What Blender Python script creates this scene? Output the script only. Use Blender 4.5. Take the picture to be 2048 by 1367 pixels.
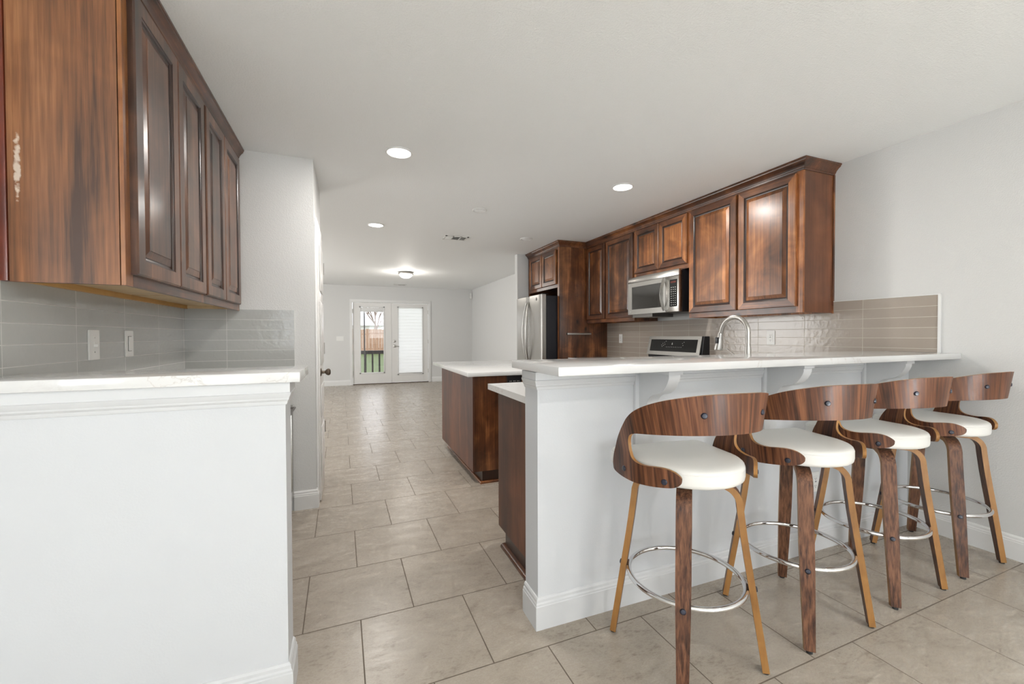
import bpy, bmesh, math, random
from mathutils import Vector, Matrix
random.seed(7)
PI = math.pi
for o in list(bpy.data.objects): bpy.data.objects.remove(o, do_unlink=True)
scn = bpy.context.scene
COL = scn.collection

# ------------------------------------------------------------------ camera
F_PX, YAW, PIT, ROL, EYE = 834.0, .3735, -.0163, -.0032, 1.24
fw = Vector((math.sin(YAW)*math.cos(PIT), math.cos(YAW)*math.cos(PIT), math.sin(PIT)))
r0 = Vector((math.cos(YAW), -math.sin(YAW), 0)); u0 = r0.cross(fw)
R = r0*math.cos(ROL)+u0*math.sin(ROL); U = -r0*math.sin(ROL)+u0*math.cos(ROL)
cd = bpy.data.cameras.new('camera'); cam = bpy.data.objects.new('camera', cd); COL.objects.link(cam)
cd.sensor_width = 36; cd.sensor_fit = 'HORIZONTAL'; cd.lens = F_PX/2048*36; cd.clip_start = .02; cd.clip_end = 300
m = Matrix.Identity(4)
for i in range(3): m[i][0] = R[i]; m[i][1] = U[i]; m[i][2] = -fw[i]
m[2][3] = EYE
cam.matrix_world = m
scn.camera = cam

# ------------------------------------------------------------------ world, colour, lights
scn.view_settings.view_transform = 'Standard'; scn.view_settings.look = 'None'
scn.view_settings.gamma = 1; scn.view_settings.use_curve_mapping = False
scn.view_settings.exposure = -0.09
w = bpy.data.worlds.new('world'); scn.world = w; w.use_nodes = True
bg = w.node_tree.nodes['Background']; bg.inputs[0].default_value = (.93, .96, 1, 1); bg.inputs[1].default_value = 4.2
def area(name, loc, rot, sx, sy, power, col=(1, 1, 1)):
    l = bpy.data.lights.new(name, 'AREA'); l.shape = 'RECTANGLE'; l.size = sx; l.size_y = sy
    l.energy = power; l.color = col
    o = bpy.data.objects.new(name, l); o.location = loc; o.rotation_euler = rot; COL.objects.link(o); return o
DAY = (.84, .93, 1)
# added area lamps at invented windows: dining end behind the camera, far living room
area('added_back_light_a', (2.2, -6.42, 1.40), (PI/2, 0, 0), 1.9, 1.9, 18, DAY)
area('added_back_light_b', (-.8, -6.42, 1.40), (PI/2, 0, 0), 1.9, 1.9, 18, DAY)
area('added_side_light', (-2.92, -2.6, 1.45), (0, -PI/2, 0), 1.6, 2.2, 35, DAY)
for nm, xx in (('added_bounce_beam_a', 2.2), ('added_bounce_beam_b', -.8)):   # added beams, bounced off the dining floor to brighten the ceiling
    o = area(nm, (xx, -6.38, 1.40), (PI/2-.41, 0, 0), 1.8, 1.7, 330, (.86, .95, 1)); o.data.spread = math.radians(16)
area('added_living_light', (-3.42, 7.6, 1.4), (0, -PI/2, 0), 1.5, 2.2, 100, (1, .985, .955))  # added lamp out of view, brightens the living room

# ------------------------------------------------------------------ materials
def newmat(name):
    m = bpy.data.materials.new(name); m.use_nodes = True
    nt = m.node_tree; b = nt.nodes['Principled BSDF']
    return m, nt, b
def N(nt, t, **k):
    n = nt.nodes.new(t)
    for a, v in k.items():
        if a.startswith('i_'):
            key = a[2:].replace('_', ' ')
            n.inputs[key].default_value = v
        else: setattr(n, a, v)
    return n
def ramp(nt, stops, fac=None):
    r = nt.nodes.new('ShaderNodeValToRGB'); e = r.color_ramp.elements
    while len(e) < len(stops): e.new(.5)
    for k, (p, c) in enumerate(stops): e[k].position = p; e[k].color = (*c, 1) if len(c) == 3 else c
    if fac is not None: nt.links.new(fac, r.inputs[0])
    return r
def bump(nt, b, h, strength=.2, dist=.002):
    n = nt.nodes.new('ShaderNodeBump'); n.inputs['Strength'].default_value = strength; n.inputs['Distance'].default_value = dist
    nt.links.new(h, n.inputs['Height']); nt.links.new(n.outputs[0], b.inputs['Normal']); return n
def plain(name, col, rough=.5, metal=0, coat=0, noise=0, spec=.5):
    m, nt, b = newmat(name)
    b.inputs['Base Color'].default_value = (*col, 1); b.inputs['Roughness'].default_value = rough
    b.inputs['Metallic'].default_value = metal; b.inputs['Coat Weight'].default_value = coat
    b.inputs['Specular IOR Level'].default_value = spec
    if noise:
        tc = N(nt, 'ShaderNodeTexCoord'); n = N(nt, 'ShaderNodeTexNoise', i_Scale=noise, i_Detail=3.)
        nt.links.new(tc.outputs['Object'], n.inputs['Vector']); bump(nt, b, n.outputs[0], .15, .001)
    return m
def texcoord(nt, src='Object', rnd=True, scale=(1, 1, 1)):
    tc = N(nt, 'ShaderNodeTexCoord'); out = tc.outputs[src]
    if rnd:
        oi = N(nt, 'ShaderNodeObjectInfo'); mu = N(nt, 'ShaderNodeMath', operation='MULTIPLY'); mu.inputs[1].default_value = 37.
        nt.links.new(oi.outputs['Random'], mu.inputs[0])
        ad = N(nt, 'ShaderNodeVectorMath', operation='ADD'); nt.links.new(out, ad.inputs[0]); nt.links.new(mu.outputs[0], ad.inputs[1]); out = ad.outputs[0]
    mp = N(nt, 'ShaderNodeMapping'); mp.inputs['Scale'].default_value = scale
    nt.links.new(out, mp.inputs['Vector']); return mp.outputs[0]
def wall_mat(name, col, bs=.35, sc=140.):
    m, nt, b = newmat(name)
    v = texcoord(nt, 'Object', False)
    n = N(nt, 'ShaderNodeTexNoise', i_Scale=sc, i_Detail=2., i_Roughness=.5); nt.links.new(v, n.inputs['Vector'])
    r = ramp(nt, [(.42, (0, 0, 0)), (.6, (1, 1, 1))], n.outputs[0])
    b.inputs['Base Color'].default_value = (*col, 1); b.inputs['Roughness'].default_value = .62
    b.inputs['Specular IOR Level'].default_value = .3
    bump(nt, b, r.outputs[0], bs, .0012); return m
def wood(name, dark, mid, light, rough=.32, coat=.25, blotch=1.0, grain=1.0, knots=True, axis='z', mixp=.42, mixf=.22, plank=0, spec=None, lo=.34, hi=.68, src='Object', scratch=None):
    m, nt, b = newmat(name)
    ax = {'x': (.10, 1, 1), 'y': (1, .10, 1), 'z': (1, 1, .10)}[axis]
    v = texcoord(nt, src, True, ax); v0 = texcoord(nt, src, True)
    big = N(nt, 'ShaderNodeTexNoise', i_Scale=5.5*blotch, i_Detail=4., i_Roughness=.6, i_Distortion=.6); nt.links.new(v, big.inputs['Vector'])
    patch = N(nt, 'ShaderNodeTexNoise', i_Scale=4.2*blotch, i_Detail=3., i_Roughness=.55, i_Distortion=.8); nt.links.new(v0, patch.inputs['Vector'])
    ax3 = {'x': (.028, 1, 1), 'y': (1, .028, 1), 'z': (1, 1, .028)}[axis]; v3 = texcoord(nt, src, True, ax3)
    fine = N(nt, 'ShaderNodeTexNoise', i_Scale=95.*grain, i_Detail=4., i_Roughness=.6, i_Distortion=.1); nt.links.new(v3, fine.inputs['Vector'])
    mx = N(nt, 'ShaderNodeMix', data_type='FLOAT'); mx.inputs[0].default_value = mixp
    nt.links.new(big.outputs[0], mx.inputs[2]); nt.links.new(patch.outputs[0], mx.inputs[3])
    mx2 = N(nt, 'ShaderNodeMix', data_type='FLOAT'); mx2.inputs[0].default_value = mixf
    nt.links.new(mx.outputs[0], mx2.inputs[2]); nt.links.new(fine.outputs[0], mx2.inputs[3])
    cr = ramp(nt, [(lo, dark), ((lo+hi)/2, mid), (hi, light)], mx2.outputs[0])
    col = cr.outputs[0]
    if plank:     # glued-up boards of slightly different tone
        sx = N(nt, 'ShaderNodeSeparateXYZ'); nt.links.new(v0, sx.inputs[0]); ad_ = N(nt, 'ShaderNodeMath', operation='ADD'); nt.links.new(sx.outputs[0], ad_.inputs[0]); nt.links.new(sx.outputs[1], ad_.inputs[1])
        m1 = N(nt, 'ShaderNodeMath', operation='MULTIPLY'); nt.links.new(ad_.outputs[0], m1.inputs[0]); m1.inputs[1].default_value = plank
        fl_ = N(nt, 'ShaderNodeMath', operation='FLOOR'); nt.links.new(m1.outputs[0], fl_.inputs[0]); wn = N(nt, 'ShaderNodeTexWhiteNoise', noise_dimensions='1D'); nt.links.new(fl_.outputs[0], wn.inputs['W'])
        mr = N(nt, 'ShaderNodeMapRange'); nt.links.new(wn.outputs['Value'], mr.inputs[0]); mr.inputs[3].default_value = .62; mr.inputs[4].default_value = 1.25
        hs = N(nt, 'ShaderNodeHueSaturation'); nt.links.new(mr.outputs[0], hs.inputs['Value']); nt.links.new(col, hs.inputs['Color']); col = hs.outputs[0]
    if knots:
        vo = N(nt, 'ShaderNodeTexVoronoi', i_Scale=4.5, i_Randomness=1.)
        v2 = texcoord(nt, src, True, {'x': (.55, 1, 1), 'y': (1, .55, 1), 'z': (1, 1, .55)}[axis]); nt.links.new(v2, vo.inputs['Vector'])
        kr = ramp(nt, [(.03, (1, 1, 1)), (.11, (0, 0, 0))], vo.outputs['Distance'])
        mm = N(nt, 'ShaderNodeMix', data_type='RGBA'); nt.links.new(kr.outputs[0], mm.inputs[0]); nt.links.new(col, mm.inputs[6])
        mm.inputs[7].default_value = (dark[0]*.5, dark[1]*.5, dark[2]*.5, 1); col = mm.outputs[2]
    if scratch:   # a pale scraped mark: (x, z, half width, half height)
        x, z, hw, hh = scratch
        tc = N(nt, 'ShaderNodeTexCoord'); sp = N(nt, 'ShaderNodeSeparateXYZ'); nt.links.new(tc.outputs['Object'], sp.inputs[0])
        nn = N(nt, 'ShaderNodeTexNoise', i_Scale=60., i_Detail=4.); nt.links.new(tc.outputs['Object'], nn.inputs['Vector'])
        def ell(o, c, h):
            a = N(nt, 'ShaderNodeMath', operation='SUBTRACT'); nt.links.new(o, a.inputs[0]); a.inputs[1].default_value = c
            d = N(nt, 'ShaderNodeMath', operation='DIVIDE'); nt.links.new(a.outputs[0], d.inputs[0]); d.inputs[1].default_value = h
            p = N(nt, 'ShaderNodeMath', operation='POWER'); nt.links.new(d.outputs[0], p.inputs[0]); p.inputs[1].default_value = 2.; return p.outputs[0]
        s = N(nt, 'ShaderNodeMath', operation='ADD'); nt.links.new(ell(sp.outputs[0], x, hw), s.inputs[0]); nt.links.new(ell(sp.outputs[2], z, hh), s.inputs[1])
        s2 = N(nt, 'ShaderNodeMath', operation='MULTIPLY_ADD'); nt.links.new(nn.outputs[0], s2.inputs[0]); s2.inputs[1].default_value = 3.4; nt.links.new(s.outputs[0], s2.inputs[2])
        rr = ramp(nt, [(.2, (1, 1, 1)), (.27, (0, 0, 0))]); dv = N(nt, 'ShaderNodeMath', operation='DIVIDE'); nt.links.new(s2.outputs[0], dv.inputs[0]); dv.inputs[1].default_value = 10.
        nt.links.new(dv.outputs[0], rr.inputs[0])
        mm = N(nt, 'ShaderNodeMix', data_type='RGBA'); nt.links.new(rr.outputs[0], mm.inputs[0]); nt.links.new(col, mm.inputs[6]); mm.inputs[7].default_value = (.60, .50, .42, 1); col = mm.outputs[2]
    nt.links.new(col, b.inputs['Base Color'])
    b.inputs['Roughness'].default_value = rough; b.inputs['Coat Weight'].default_value = coat; b.inputs['Coat Roughness'].default_value = .22
    if spec is not None: b.inputs['Specular IOR Level'].default_value = spec
    bump(nt, b, fine.outputs[0], .12, .0006); return m
def tile_mat(name, c1, c2, grout, bw, rh, bev=.0016, rough=.16, wav=.4):
    """Glossy hand-made stacked tile; object coords x along the wall, y up"""
    m, nt, b = newmat(name)
    tc = N(nt, 'ShaderNodeTexCoord'); v = tc.outputs['UV']
    br = N(nt, 'ShaderNodeTexBrick', offset=0., squash=1.); nt.links.new(v, br.inputs['Vector'])
    br.inputs['Color1'].default_value = (*c1, 1); br.inputs['Color2'].default_value = (*c2, 1); br.inputs['Mortar'].default_value = (*grout, 1)
    br.inputs['Scale'].default_value = 1.; br.inputs['Mortar Size'].default_value = .0016; br.inputs['Mortar Smooth'].default_value = .1
    br.inputs['Brick Width'].default_value = bw; br.inputs['Row Height'].default_value = rh; br.inputs['Bias'].default_value = 0.
    nt.links.new(br.outputs['Color'], b.inputs['Base Color'])
    n = N(nt, 'ShaderNodeTexNoise', i_Scale=26., i_Detail=2., i_Distortion=.4); nt.links.new(v, n.inputs['Vector'])
    ml = N(nt, 'ShaderNodeMath', operation='MULTIPLY_ADD'); nt.links.new(br.outputs['Fac'], ml.inputs[0]); ml.inputs[1].default_value = -.8; nt.links.new(n.outputs[0], ml.inputs[2])
    bump(nt, b, ml.outputs[0], wav, .0024)
    rg = N(nt, 'ShaderNodeMapRange'); nt.links.new(br.outputs['Fac'], rg.inputs[0]); rg.inputs[3].default_value = rough; rg.inputs[4].default_value = .8
    nt.links.new(rg.outputs[0], b.inputs['Roughness'])
    return m
M = {}
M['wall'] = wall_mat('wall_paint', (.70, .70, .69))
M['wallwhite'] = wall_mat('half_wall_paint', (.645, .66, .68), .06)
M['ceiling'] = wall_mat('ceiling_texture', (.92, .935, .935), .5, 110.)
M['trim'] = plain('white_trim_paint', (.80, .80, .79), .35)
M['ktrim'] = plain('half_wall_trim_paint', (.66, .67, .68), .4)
M['door'] = plain('white_door_paint', (.78, .77, .75), .3)
M['plastic'] = plain('white_plastic', (.82, .82, .80), .3)
M['slot'] = plain('dark_slot', (.03, .03, .03), .5)
M['steel'] = plain('brushed_steel', (.47, .455, .43), .27, 1)
M['steel_dark'] = plain('dark_steel', (.20, .19, .18), .3, 1)
M['chrome'] = plain('chrome', (.78, .78, .79), .06, 1)
M['nickel'] = plain('brushed_nickel', (.47, .455, .43), .33, 1)
M['bronze'] = plain('aged_bronze', (.13, .10, .075), .35, .8)
M['black'] = plain('black_plastic', (.012, .012, .014), .3)
M['fridge_side'] = plain('fridge_side_paint', (.010, .010, .014), .5, spec=.25)
M['blackglass'] = plain('black_glass', (.010, .010, .010), .08, 0, 0, 0, .3)
M['ovenwin'] = plain('microwave_window', (.035, .033, .03), .06, 0, .6)
M['cap'] = plain('bolt_cap', (.012, .014, .028), .3)
M['rubber'] = plain('rubber', (.02, .02, .02), .8)
M['leather'] = plain('white_leatherette', (.80, .79, .755), .38, 0, .1, 160.)
M['maple'] = wood('pale_maple', (.42, .29, .15), (.55, .40, .22), (.62, .47, .28), .5, 0, 1, 1, False)
M['cleat'] = wood('golden_pine', (.30, .15, .035), (.48, .26, .07), (.60, .36, .12), .45, .1, 1, 1, True, 'y')
M['cab'] = wood('stained_alder', (.014, .006, .003), (.110, .038, .014), (.36, .145, .052), .3, .25, lo=.36, hi=.64, plank=12)
M['cabh'] = wood('stained_alder_rail', (.014, .006, .003), (.100, .034, .013), (.30, .115, .040), .3, .25, axis='y', lo=.37, hi=.65)
M['cabx'] = M['cabh']
M['cabwarm'] = wood('stained_alder_warm', (.040, .014, .005), (.235, .082, .024), (.54, .225, .075), .3, .25, lo=.35, hi=.64, plank=12)
M['cabgrey'] = wood('stained_alder_grey_sheen', (.018, .009, .006), (.12, .052, .028), (.27, .125, .067), .30, .22, lo=.36, hi=.64, plank=11)  # grey reflection on the left doors is put into this wood colour
M['cabside'] = wood('sanded_maple_side', (.042, .018, .009), (.175, .070, .027), (.34, .155, .066), .45, .05, .62, 1.3, False, lo=.38, hi=.60, mixp=.22, mixf=.22, plank=7.3, scratch=(.056, .358, .0085, .095))
M['cabend'] = wood('cabinet_end_veneer', (.040, .014, .007), (.12, .041, .017), (.21, .080, .034), .34, .15, .7, 1.2, False, lo=.36, hi=.63, plank=8)
M['cabred'] = wood('red_stained_strip', (.05, .009, .004), (.14, .024, .009), (.22, .05, .02), .35, .2)
M['panel'] = wood('veneer_panel', (.030, .010, .006), (.10, .032, .014), (.20, .072, .032), .42, .04, .9, 1.2, False, lo=.36, hi=.63, mixp=.3, mixf=.3)
M['groove'] = wood('groove_shade_and_dark_kick', (.008, .003, .002), (.03, .010, .005), (.08, .026, .010), .3, .3)  # shadow of the door grooves put into the colour; also dark toe kicks
M['walnut'] = wood('walnut_veneer', (.024, .008, .004), (.095, .033, .014), (.20, .080, .036), .42, .03, 2.6, 1.1, False, axis='y', spec=.3, src='UV', lo=.38, hi=.62, mixp=.02, mixf=.62)
M['walnutleg'] = wood('walnut_leg', (.028, .011, .006), (.10, .042, .022), (.195, .090, .048), .45, .03, 3., 1.3, False, spec=.3, lo=.38, hi=.62, mixp=.02, mixf=.6)
M['ply'] = wood('golden_ply_edge', (.18, .078, .018), (.29, .135, .034), (.38, .19, .055), .45, .1, 2, 1, False)
M['plyinner'] = M['walnut']
def quartz():
    m, nt, b = newmat('white_quartz')
    v = texcoord(nt, 'Object', False)
    n = N(nt, 'ShaderNodeTexNoise', i_Scale=1.6, i_Detail=7., i_Roughness=.62, i_Distortion=1.5); nt.links.new(v, n.inputs['Vector'])
    a = N(nt, 'ShaderNodeMath', operation='SUBTRACT'); nt.links.new(n.outputs[0], a.inputs[0]); a.inputs[1].default_value = .5
    ab = N(nt, 'ShaderNodeMath', operation='ABSOLUTE'); nt.links.new(a.outputs[0], ab.inputs[0])
    n2 = N(nt, 'ShaderNodeTexNoise', i_Scale=2.2, i_Detail=2.); nt.links.new(v, n2.inputs['Vector'])
    r = ramp(nt, [(0., (.62, .60, .58)), (.006, (.76, .75, .74)), (.014, (.75, .75, .745))], ab.outputs[0])
    r2 = ramp(nt, [(.50, (0, 0, 0)), (.6, (1, 1, 1))], n2.outputs[0])
    mm = N(nt, 'ShaderNodeMix', data_type='RGBA'); nt.links.new(r2.outputs[0], mm.inputs[0]); mm.inputs[6].default_value = (.75, .75, .745, 1); nt.links.new(r.outputs[0], mm.inputs[7])
    nt.links.new(mm.outputs[2], b.inputs['Base Color']); b.inputs['Roughness'].default_value = .12; b.inputs['Coat Weight'].default_value = .2; b.inputs['Coat Roughness'].default_value = .05
    return m
M['quartz'] = quartz()
def floor_mat():
    m, nt, b = newmat('floor_tiles')
    tc = N(nt, 'ShaderNodeTexCoord'); mp = N(nt, 'ShaderNodeMapping'); nt.links.new(tc.outputs['Object'], mp.inputs[0])
    mp.inputs['Location'].default_value = (.4566*.5+.4566*40, .4495*40, 0)
    br = N(nt, 'ShaderNodeTexBrick', offset=.5, squash=1.); nt.links.new(mp.outputs[0], br.inputs['Vector'])
    br.inputs['Color1'].default_value = (.36, .36, .36, 1); br.inputs['Color2'].default_value = (.64, .64, .64, 1); br.inputs['Mortar'].default_value = (.5, .5, .5, 1)
    br.inputs['Scale'].default_value = 1.; br.inputs['Mortar Size'].default_value = .0026; br.inputs['Mortar Smooth'].default_value = .15
    br.inputs['Brick Width'].default_value = .4566; br.inputs['Row Height'].default_value = .4495; br.inputs['Bias'].default_value = 0.
    vv = N(nt, 'ShaderNodeVectorMath', operation='MULTIPLY_ADD'); nt.links.new(br.outputs['Color'], vv.inputs[0]); vv.inputs[1].default_value = (9, 17, 5); nt.links.new(mp.outputs[0], vv.inputs[2])
    sq = N(nt, 'ShaderNodeMapping'); sq.inputs['Scale'].default_value = (.75, 1.5, 1); sq.inputs['Rotation'].default_value = (0, 0, .25); nt.links.new(vv.outputs[0], sq.inputs[0])
    n1 = N(nt, 'ShaderNodeTexNoise', i_Scale=8.5, i_Detail=9., i_Roughness=.74, i_Distortion=.25); nt.links.new(sq.outputs[0], n1.inputs['Vector'])
    n2 = N(nt, 'ShaderNodeTexNoise', i_Scale=55., i_Detail=5., i_Roughness=.7); nt.links.new(sq.outputs[0], n2.inputs['Vector'])
    mx = N(nt, 'ShaderNodeMix', data_type='FLOAT'); mx.inputs[0].default_value = .45; nt.links.new(n1.outputs[0], mx.inputs[2]); nt.links.new(n2.outputs[0], mx.inputs[3])
    cr = ramp(nt, [(.34, (.215, .178, .140)), (.44, (.335, .288, .236)), (.52, (.395, .345, .288)), (.65, (.475, .425, .365))], mx.outputs[0])
    mm = N(nt, 'ShaderNodeMix', data_type='RGBA'); nt.links.new(br.outputs['Fac'], mm.inputs[0]); nt.links.new(cr.outputs[0], mm.inputs[6]); mm.inputs[7].default_value = (.155, .127, .102, 1)
    nt.links.new(mm.outputs[2], b.inputs['Base Color'])
    rg = N(nt, 'ShaderNodeMapRange'); nt.links.new(mx.outputs[0], rg.inputs[0]); rg.inputs[1].default_value = .3; rg.inputs[2].default_value = .7; rg.inputs[3].default_value = .34; rg.inputs[4].default_value = .22
    gr = N(nt, 'ShaderNodeMix', data_type='FLOAT'); nt.links.new(br.outputs['Fac'], gr.inputs[0]); nt.links.new(rg.outputs[0], gr.inputs[2]); gr.inputs[3].default_value = .9
    nt.links.new(gr.outputs[0], b.inputs['Roughness']); sp_ = N(nt, 'ShaderNodeMapRange'); nt.links.new(br.outputs['Fac'], sp_.inputs[0]); sp_.inputs[3].default_value = .5; sp_.inputs[4].default_value = .1; nt.links.new(sp_.outputs[0], b.inputs['Specular IOR Level'])
    ml = N(nt, 'ShaderNodeMath', operation='MULTIPLY_ADD'); nt.links.new(br.outputs['Fac'], ml.inputs[0]); ml.inputs[1].default_value = -1.6; nt.links.new(mx.outputs[0], ml.inputs[2])
    bump(nt, b, ml.outputs[0], .3, .0014); return m
M['floor'] = floor_mat()
M['tileR'] = tile_mat('taupe_tile', (.36, .31, .265), (.385, .333, .285), (.56, .52, .46), .405, .067)
M['tileL'] = tile_mat('grey_tile', (.46, .465, .45), (.495, .50, .485), (.66, .66, .64), .38, .0695, .0016, .09, .6)
M['tileB'] = tile_mat('grey_return_tile', (.43, .435, .42), (.46, .465, .45), (.62, .62, .60), .405, .0695, .0016, .12, .5)
def emis(name, col, s):
    m, nt, b = newmat(name); b.inputs['Base Color'].default_value = (.8, .8, .8, 1)
    b.inputs['Emission Color'].default_value = (*col, 1); b.inputs['Emission Strength'].default_value = s; return m
M['led'] = emis('led_diffuser', (1, .97, .93), 14)
M['dome'] = emis('lit_dome_glass', (1, .95, .88), 7)
def glassm():
    m, nt, b = newmat('window_glass'); out = nt.nodes['Material Output']
    t = N(nt, 'ShaderNodeBsdfTransparent'); g = N(nt, 'ShaderNodeBsdfGlossy'); g.inputs['Roughness'].default_value = .01
    f = N(nt, 'ShaderNodeFresnel'); f.inputs[0].default_value = 1.45; x = N(nt, 'ShaderNodeMixShader')
    nt.links.new(f.outputs[0], x.inputs[0]); nt.links.new(t.outputs[0], x.inputs[1]); nt.links.new(g.outputs[0], x.inputs[2]); nt.links.new(x.outputs[0], out.inputs[0]); return m
M['glass'] = glassm()
def shade():
    m, nt, b = newmat('cellular_shade'); out = nt.nodes['Material Output']
    d = N(nt, 'ShaderNodeBsdfDiffuse'); d.inputs[0].default_value = (.85, .85, .83, 1); t = N(nt, 'ShaderNodeBsdfTranslucent'); t.inputs[0].default_value = (.95, .95, .93, 1)
    x = N(nt, 'ShaderNodeMixShader'); x.inputs[0].default_value = .72; nt.links.new(d.outputs[0], x.inputs[1]); nt.links.new(t.outputs[0], x.inputs[2]); nt.links.new(x.outputs[0], out.inputs[0]); return m
M['shade'] = shade()
M['grass'] = plain('lawn_grass', (.044, .066, .012), .9)
M['fence'] = wood('cedar_fence', (.20, .11, .065), (.27, .165, .105), (.33, .215, .145), .8, 0, 2, 1, False)
M['bark'] = plain('bark', (.20, .15, .12), .9)
M['porchblack'] = plain('dark_painted_wood', (.02, .016, .014), .5)
M['concrete'] = plain('concrete', (.42, .40, .37), .85)
M['siding'] = plain('pale_siding', (.75, .74, .72), .8)
M['roofing'] = plain('pale_roofing', (.62, .62, .64), .8)

# ------------------------------------------------------------------ mesh helpers
class MB:
    def __init__(s): s.bm = bmesh.new(); s.mats = []; s.cur = 0; s.uv = None
    def mat(s, m):
        if m not in s.mats: s.mats.append(m)
        s.cur = s.mats.index(m); return s
    def _in(s, t):
        for f in t.faces: f.material_index = s.cur
        me = bpy.data.meshes.new('tmp'); t.to_mesh(me); t.free(); s.bm.from_mesh(me); bpy.data.meshes.remove(me)
    def box(s, x0, x1, y0, y1, z0, z1, bev=0, seg=2):
        t = bmesh.new(); bmesh.ops.create_cube(t, size=1)
        for v in t.verts: v.co = Vector(((x0+x1)/2+v.co.x*(x1-x0), (y0+y1)/2+v.co.y*(y1-y0), (z0+z1)/2+v.co.z*(z1-z0)))
        if bev: bmesh.ops.bevel(t, geom=list(t.edges), offset=bev, segments=seg, affect='EDGES', profile=.5)
        s._in(t); return s
    def poly(s, pts, f):    # prism from 2-D outline; f(a, b, k) -> 3-D, k = 0/1
        t = bmesh.new(); a = [t.verts.new(f(*p, 0)) for p in pts]; b = [t.verts.new(f(*p, 1)) for p in pts]
        t.faces.new(a); t.faces.new(b[::-1]); n = len(pts)
        for i in range(n): t.faces.new((a[i], b[i], b[(i+1) % n], a[(i+1) % n]))
        bmesh.ops.recalc_face_normals(t, faces=t.faces); s._in(t); return s
    def lathe(s, prof, c=(0, 0, 0), seg=32, axis=(0, 0, 1), close=True):
        c = Vector(c); ax = Vector(axis).normalized(); q = Vector((0, 0, 1)).rotation_difference(ax)
        t = bmesh.new(); rings = []
        for r, h in prof:
            if r < 1e-6: rings.append([t.verts.new(c+q @ Vector((0, 0, h)))])
            else: rings.append([t.verts.new(c+q @ Vector((r*math.cos(2*PI*i/seg), r*math.sin(2*PI*i/seg), h))) for i in range(seg)])
        for A, B in zip(rings, rings[1:]):
            for i in range(seg):
                j = (i+1) % seg
                if len(A) == 1 and len(B) > 1: t.faces.new((A[0], B[i], B[j]))
                elif len(B) == 1 and len(A) > 1: t.faces.new((A[i], A[j], B[0]))
                elif len(A) > 1: t.faces.new((A[i], A[j], B[j], B[i]))
        if close:
            for A in (rings[0], rings[-1]):
                if len(A) > 1: t.faces.new(A)
        bmesh.ops.recalc_face_normals(t, faces=t.faces); s._in(t); return s
    def cyl(s, p0, p1, r, seg=16, r2=None):
        p0 = Vector(p0); d = Vector(p1)-p0; return s.lathe([(r, 0), (r if r2 is None else r2, d.length)], p0, seg, d)
    def sweep(s, path, sec, up=None, closed=False, caps=True):
        """sec(k) -> list of (a, b) section points; a along side vector, b along up vector"""
        P = [Vector(p) for p in path]; n = len(P); t = bmesh.new(); rings = []
        for k in range(n):
            if closed: d = P[(k+1) % n]-P[k-1]
            else: d = P[min(k+1, n-1)]-P[max(k-1, 0)]
            d.normalize()
            if up is None:
                if k == 0: ref = Vector((0, 0, 1)) if abs(d.z) < .9 else Vector((1, 0, 0)); sd = d.cross(ref).normalized()
                else: sd = (sd-d*sd.dot(d)).normalized()
                uu = sd.cross(d)
            else: sd = d.cross(Vector(up)).normalized(); uu = sd.cross(d)
            rings.append([t.verts.new(P[k]+sd*a+uu*b) for a, b in sec(k)])
        m_ = len(rings[0])
        for k in range(n if closed else n-1):
            A, B = rings[k], rings[(k+1) % n]
            for i in range(m_): t.faces.new((A[i], A[(i+1) % m_], B[(i+1) % m_], B[i]))
        if caps and not closed: t.faces.new(rings[0][::-1]); t.faces.new(rings[-1])
        bmesh.ops.recalc_face_normals(t, faces=t.faces); s._in(t); return s
    def tube(s, path, r, seg=12, closed=False):
        rr = r if callable(r) else (lambda k: r)
        return s.sweep(path, lambda k: [(rr(k)*math.cos(2*PI*i/seg), rr(k)*math.sin(2*PI*i/seg)) for i in range(seg)], None, closed)
    def build(s, name, mat=None, parent=None, smooth=35):
        if mat is not None: s.mats = [mat]+[x for x in s.mats if x is not mat] if not s.mats else s.mats
        me = bpy.data.meshes.new(name)
        if parent is not None:
            off = parent.get('_o') or (0, 0, 0)
            bmesh.ops.translate(s.bm, verts=s.bm.verts, vec=-Vector(off))
        s.bm.to_mesh(me); s.bm.free()
        for x in s.mats: me.materials.append(x)
        if smooth:
            me.shade_smooth(); me.set_sharp_from_angle(angle=math.radians(smooth))
        o = bpy.data.objects.new(name, me); COL.objects.link(o)
        if parent is not None: o.parent = parent; o['_o'] = parent.get('_o') or (0, 0, 0)
        return o
def tag(o, label=None, cat=None, group=None, kind=None):
    if label: o['label'] = label
    if cat: o['category'] = cat
    if group: o['group'] = group
    if kind: o['kind'] = kind
    return o
def thing(name, label, cat, loc, group=None, kind=None):
    o = bpy.data.objects.new(name, None); o.empty_display_size = .1; o.location = loc; o['_o'] = tuple(loc); COL.objects.link(o)
    return tag(o, label, cat, group, kind)
def B(x0, x1, y0, y1, z0, z1, name, mat, parent=None, bev=0):
    return MB().box(x0, x1, y0, y1, z0, z1, bev).build(name, mat, parent, 35 if bev else 0)
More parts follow.
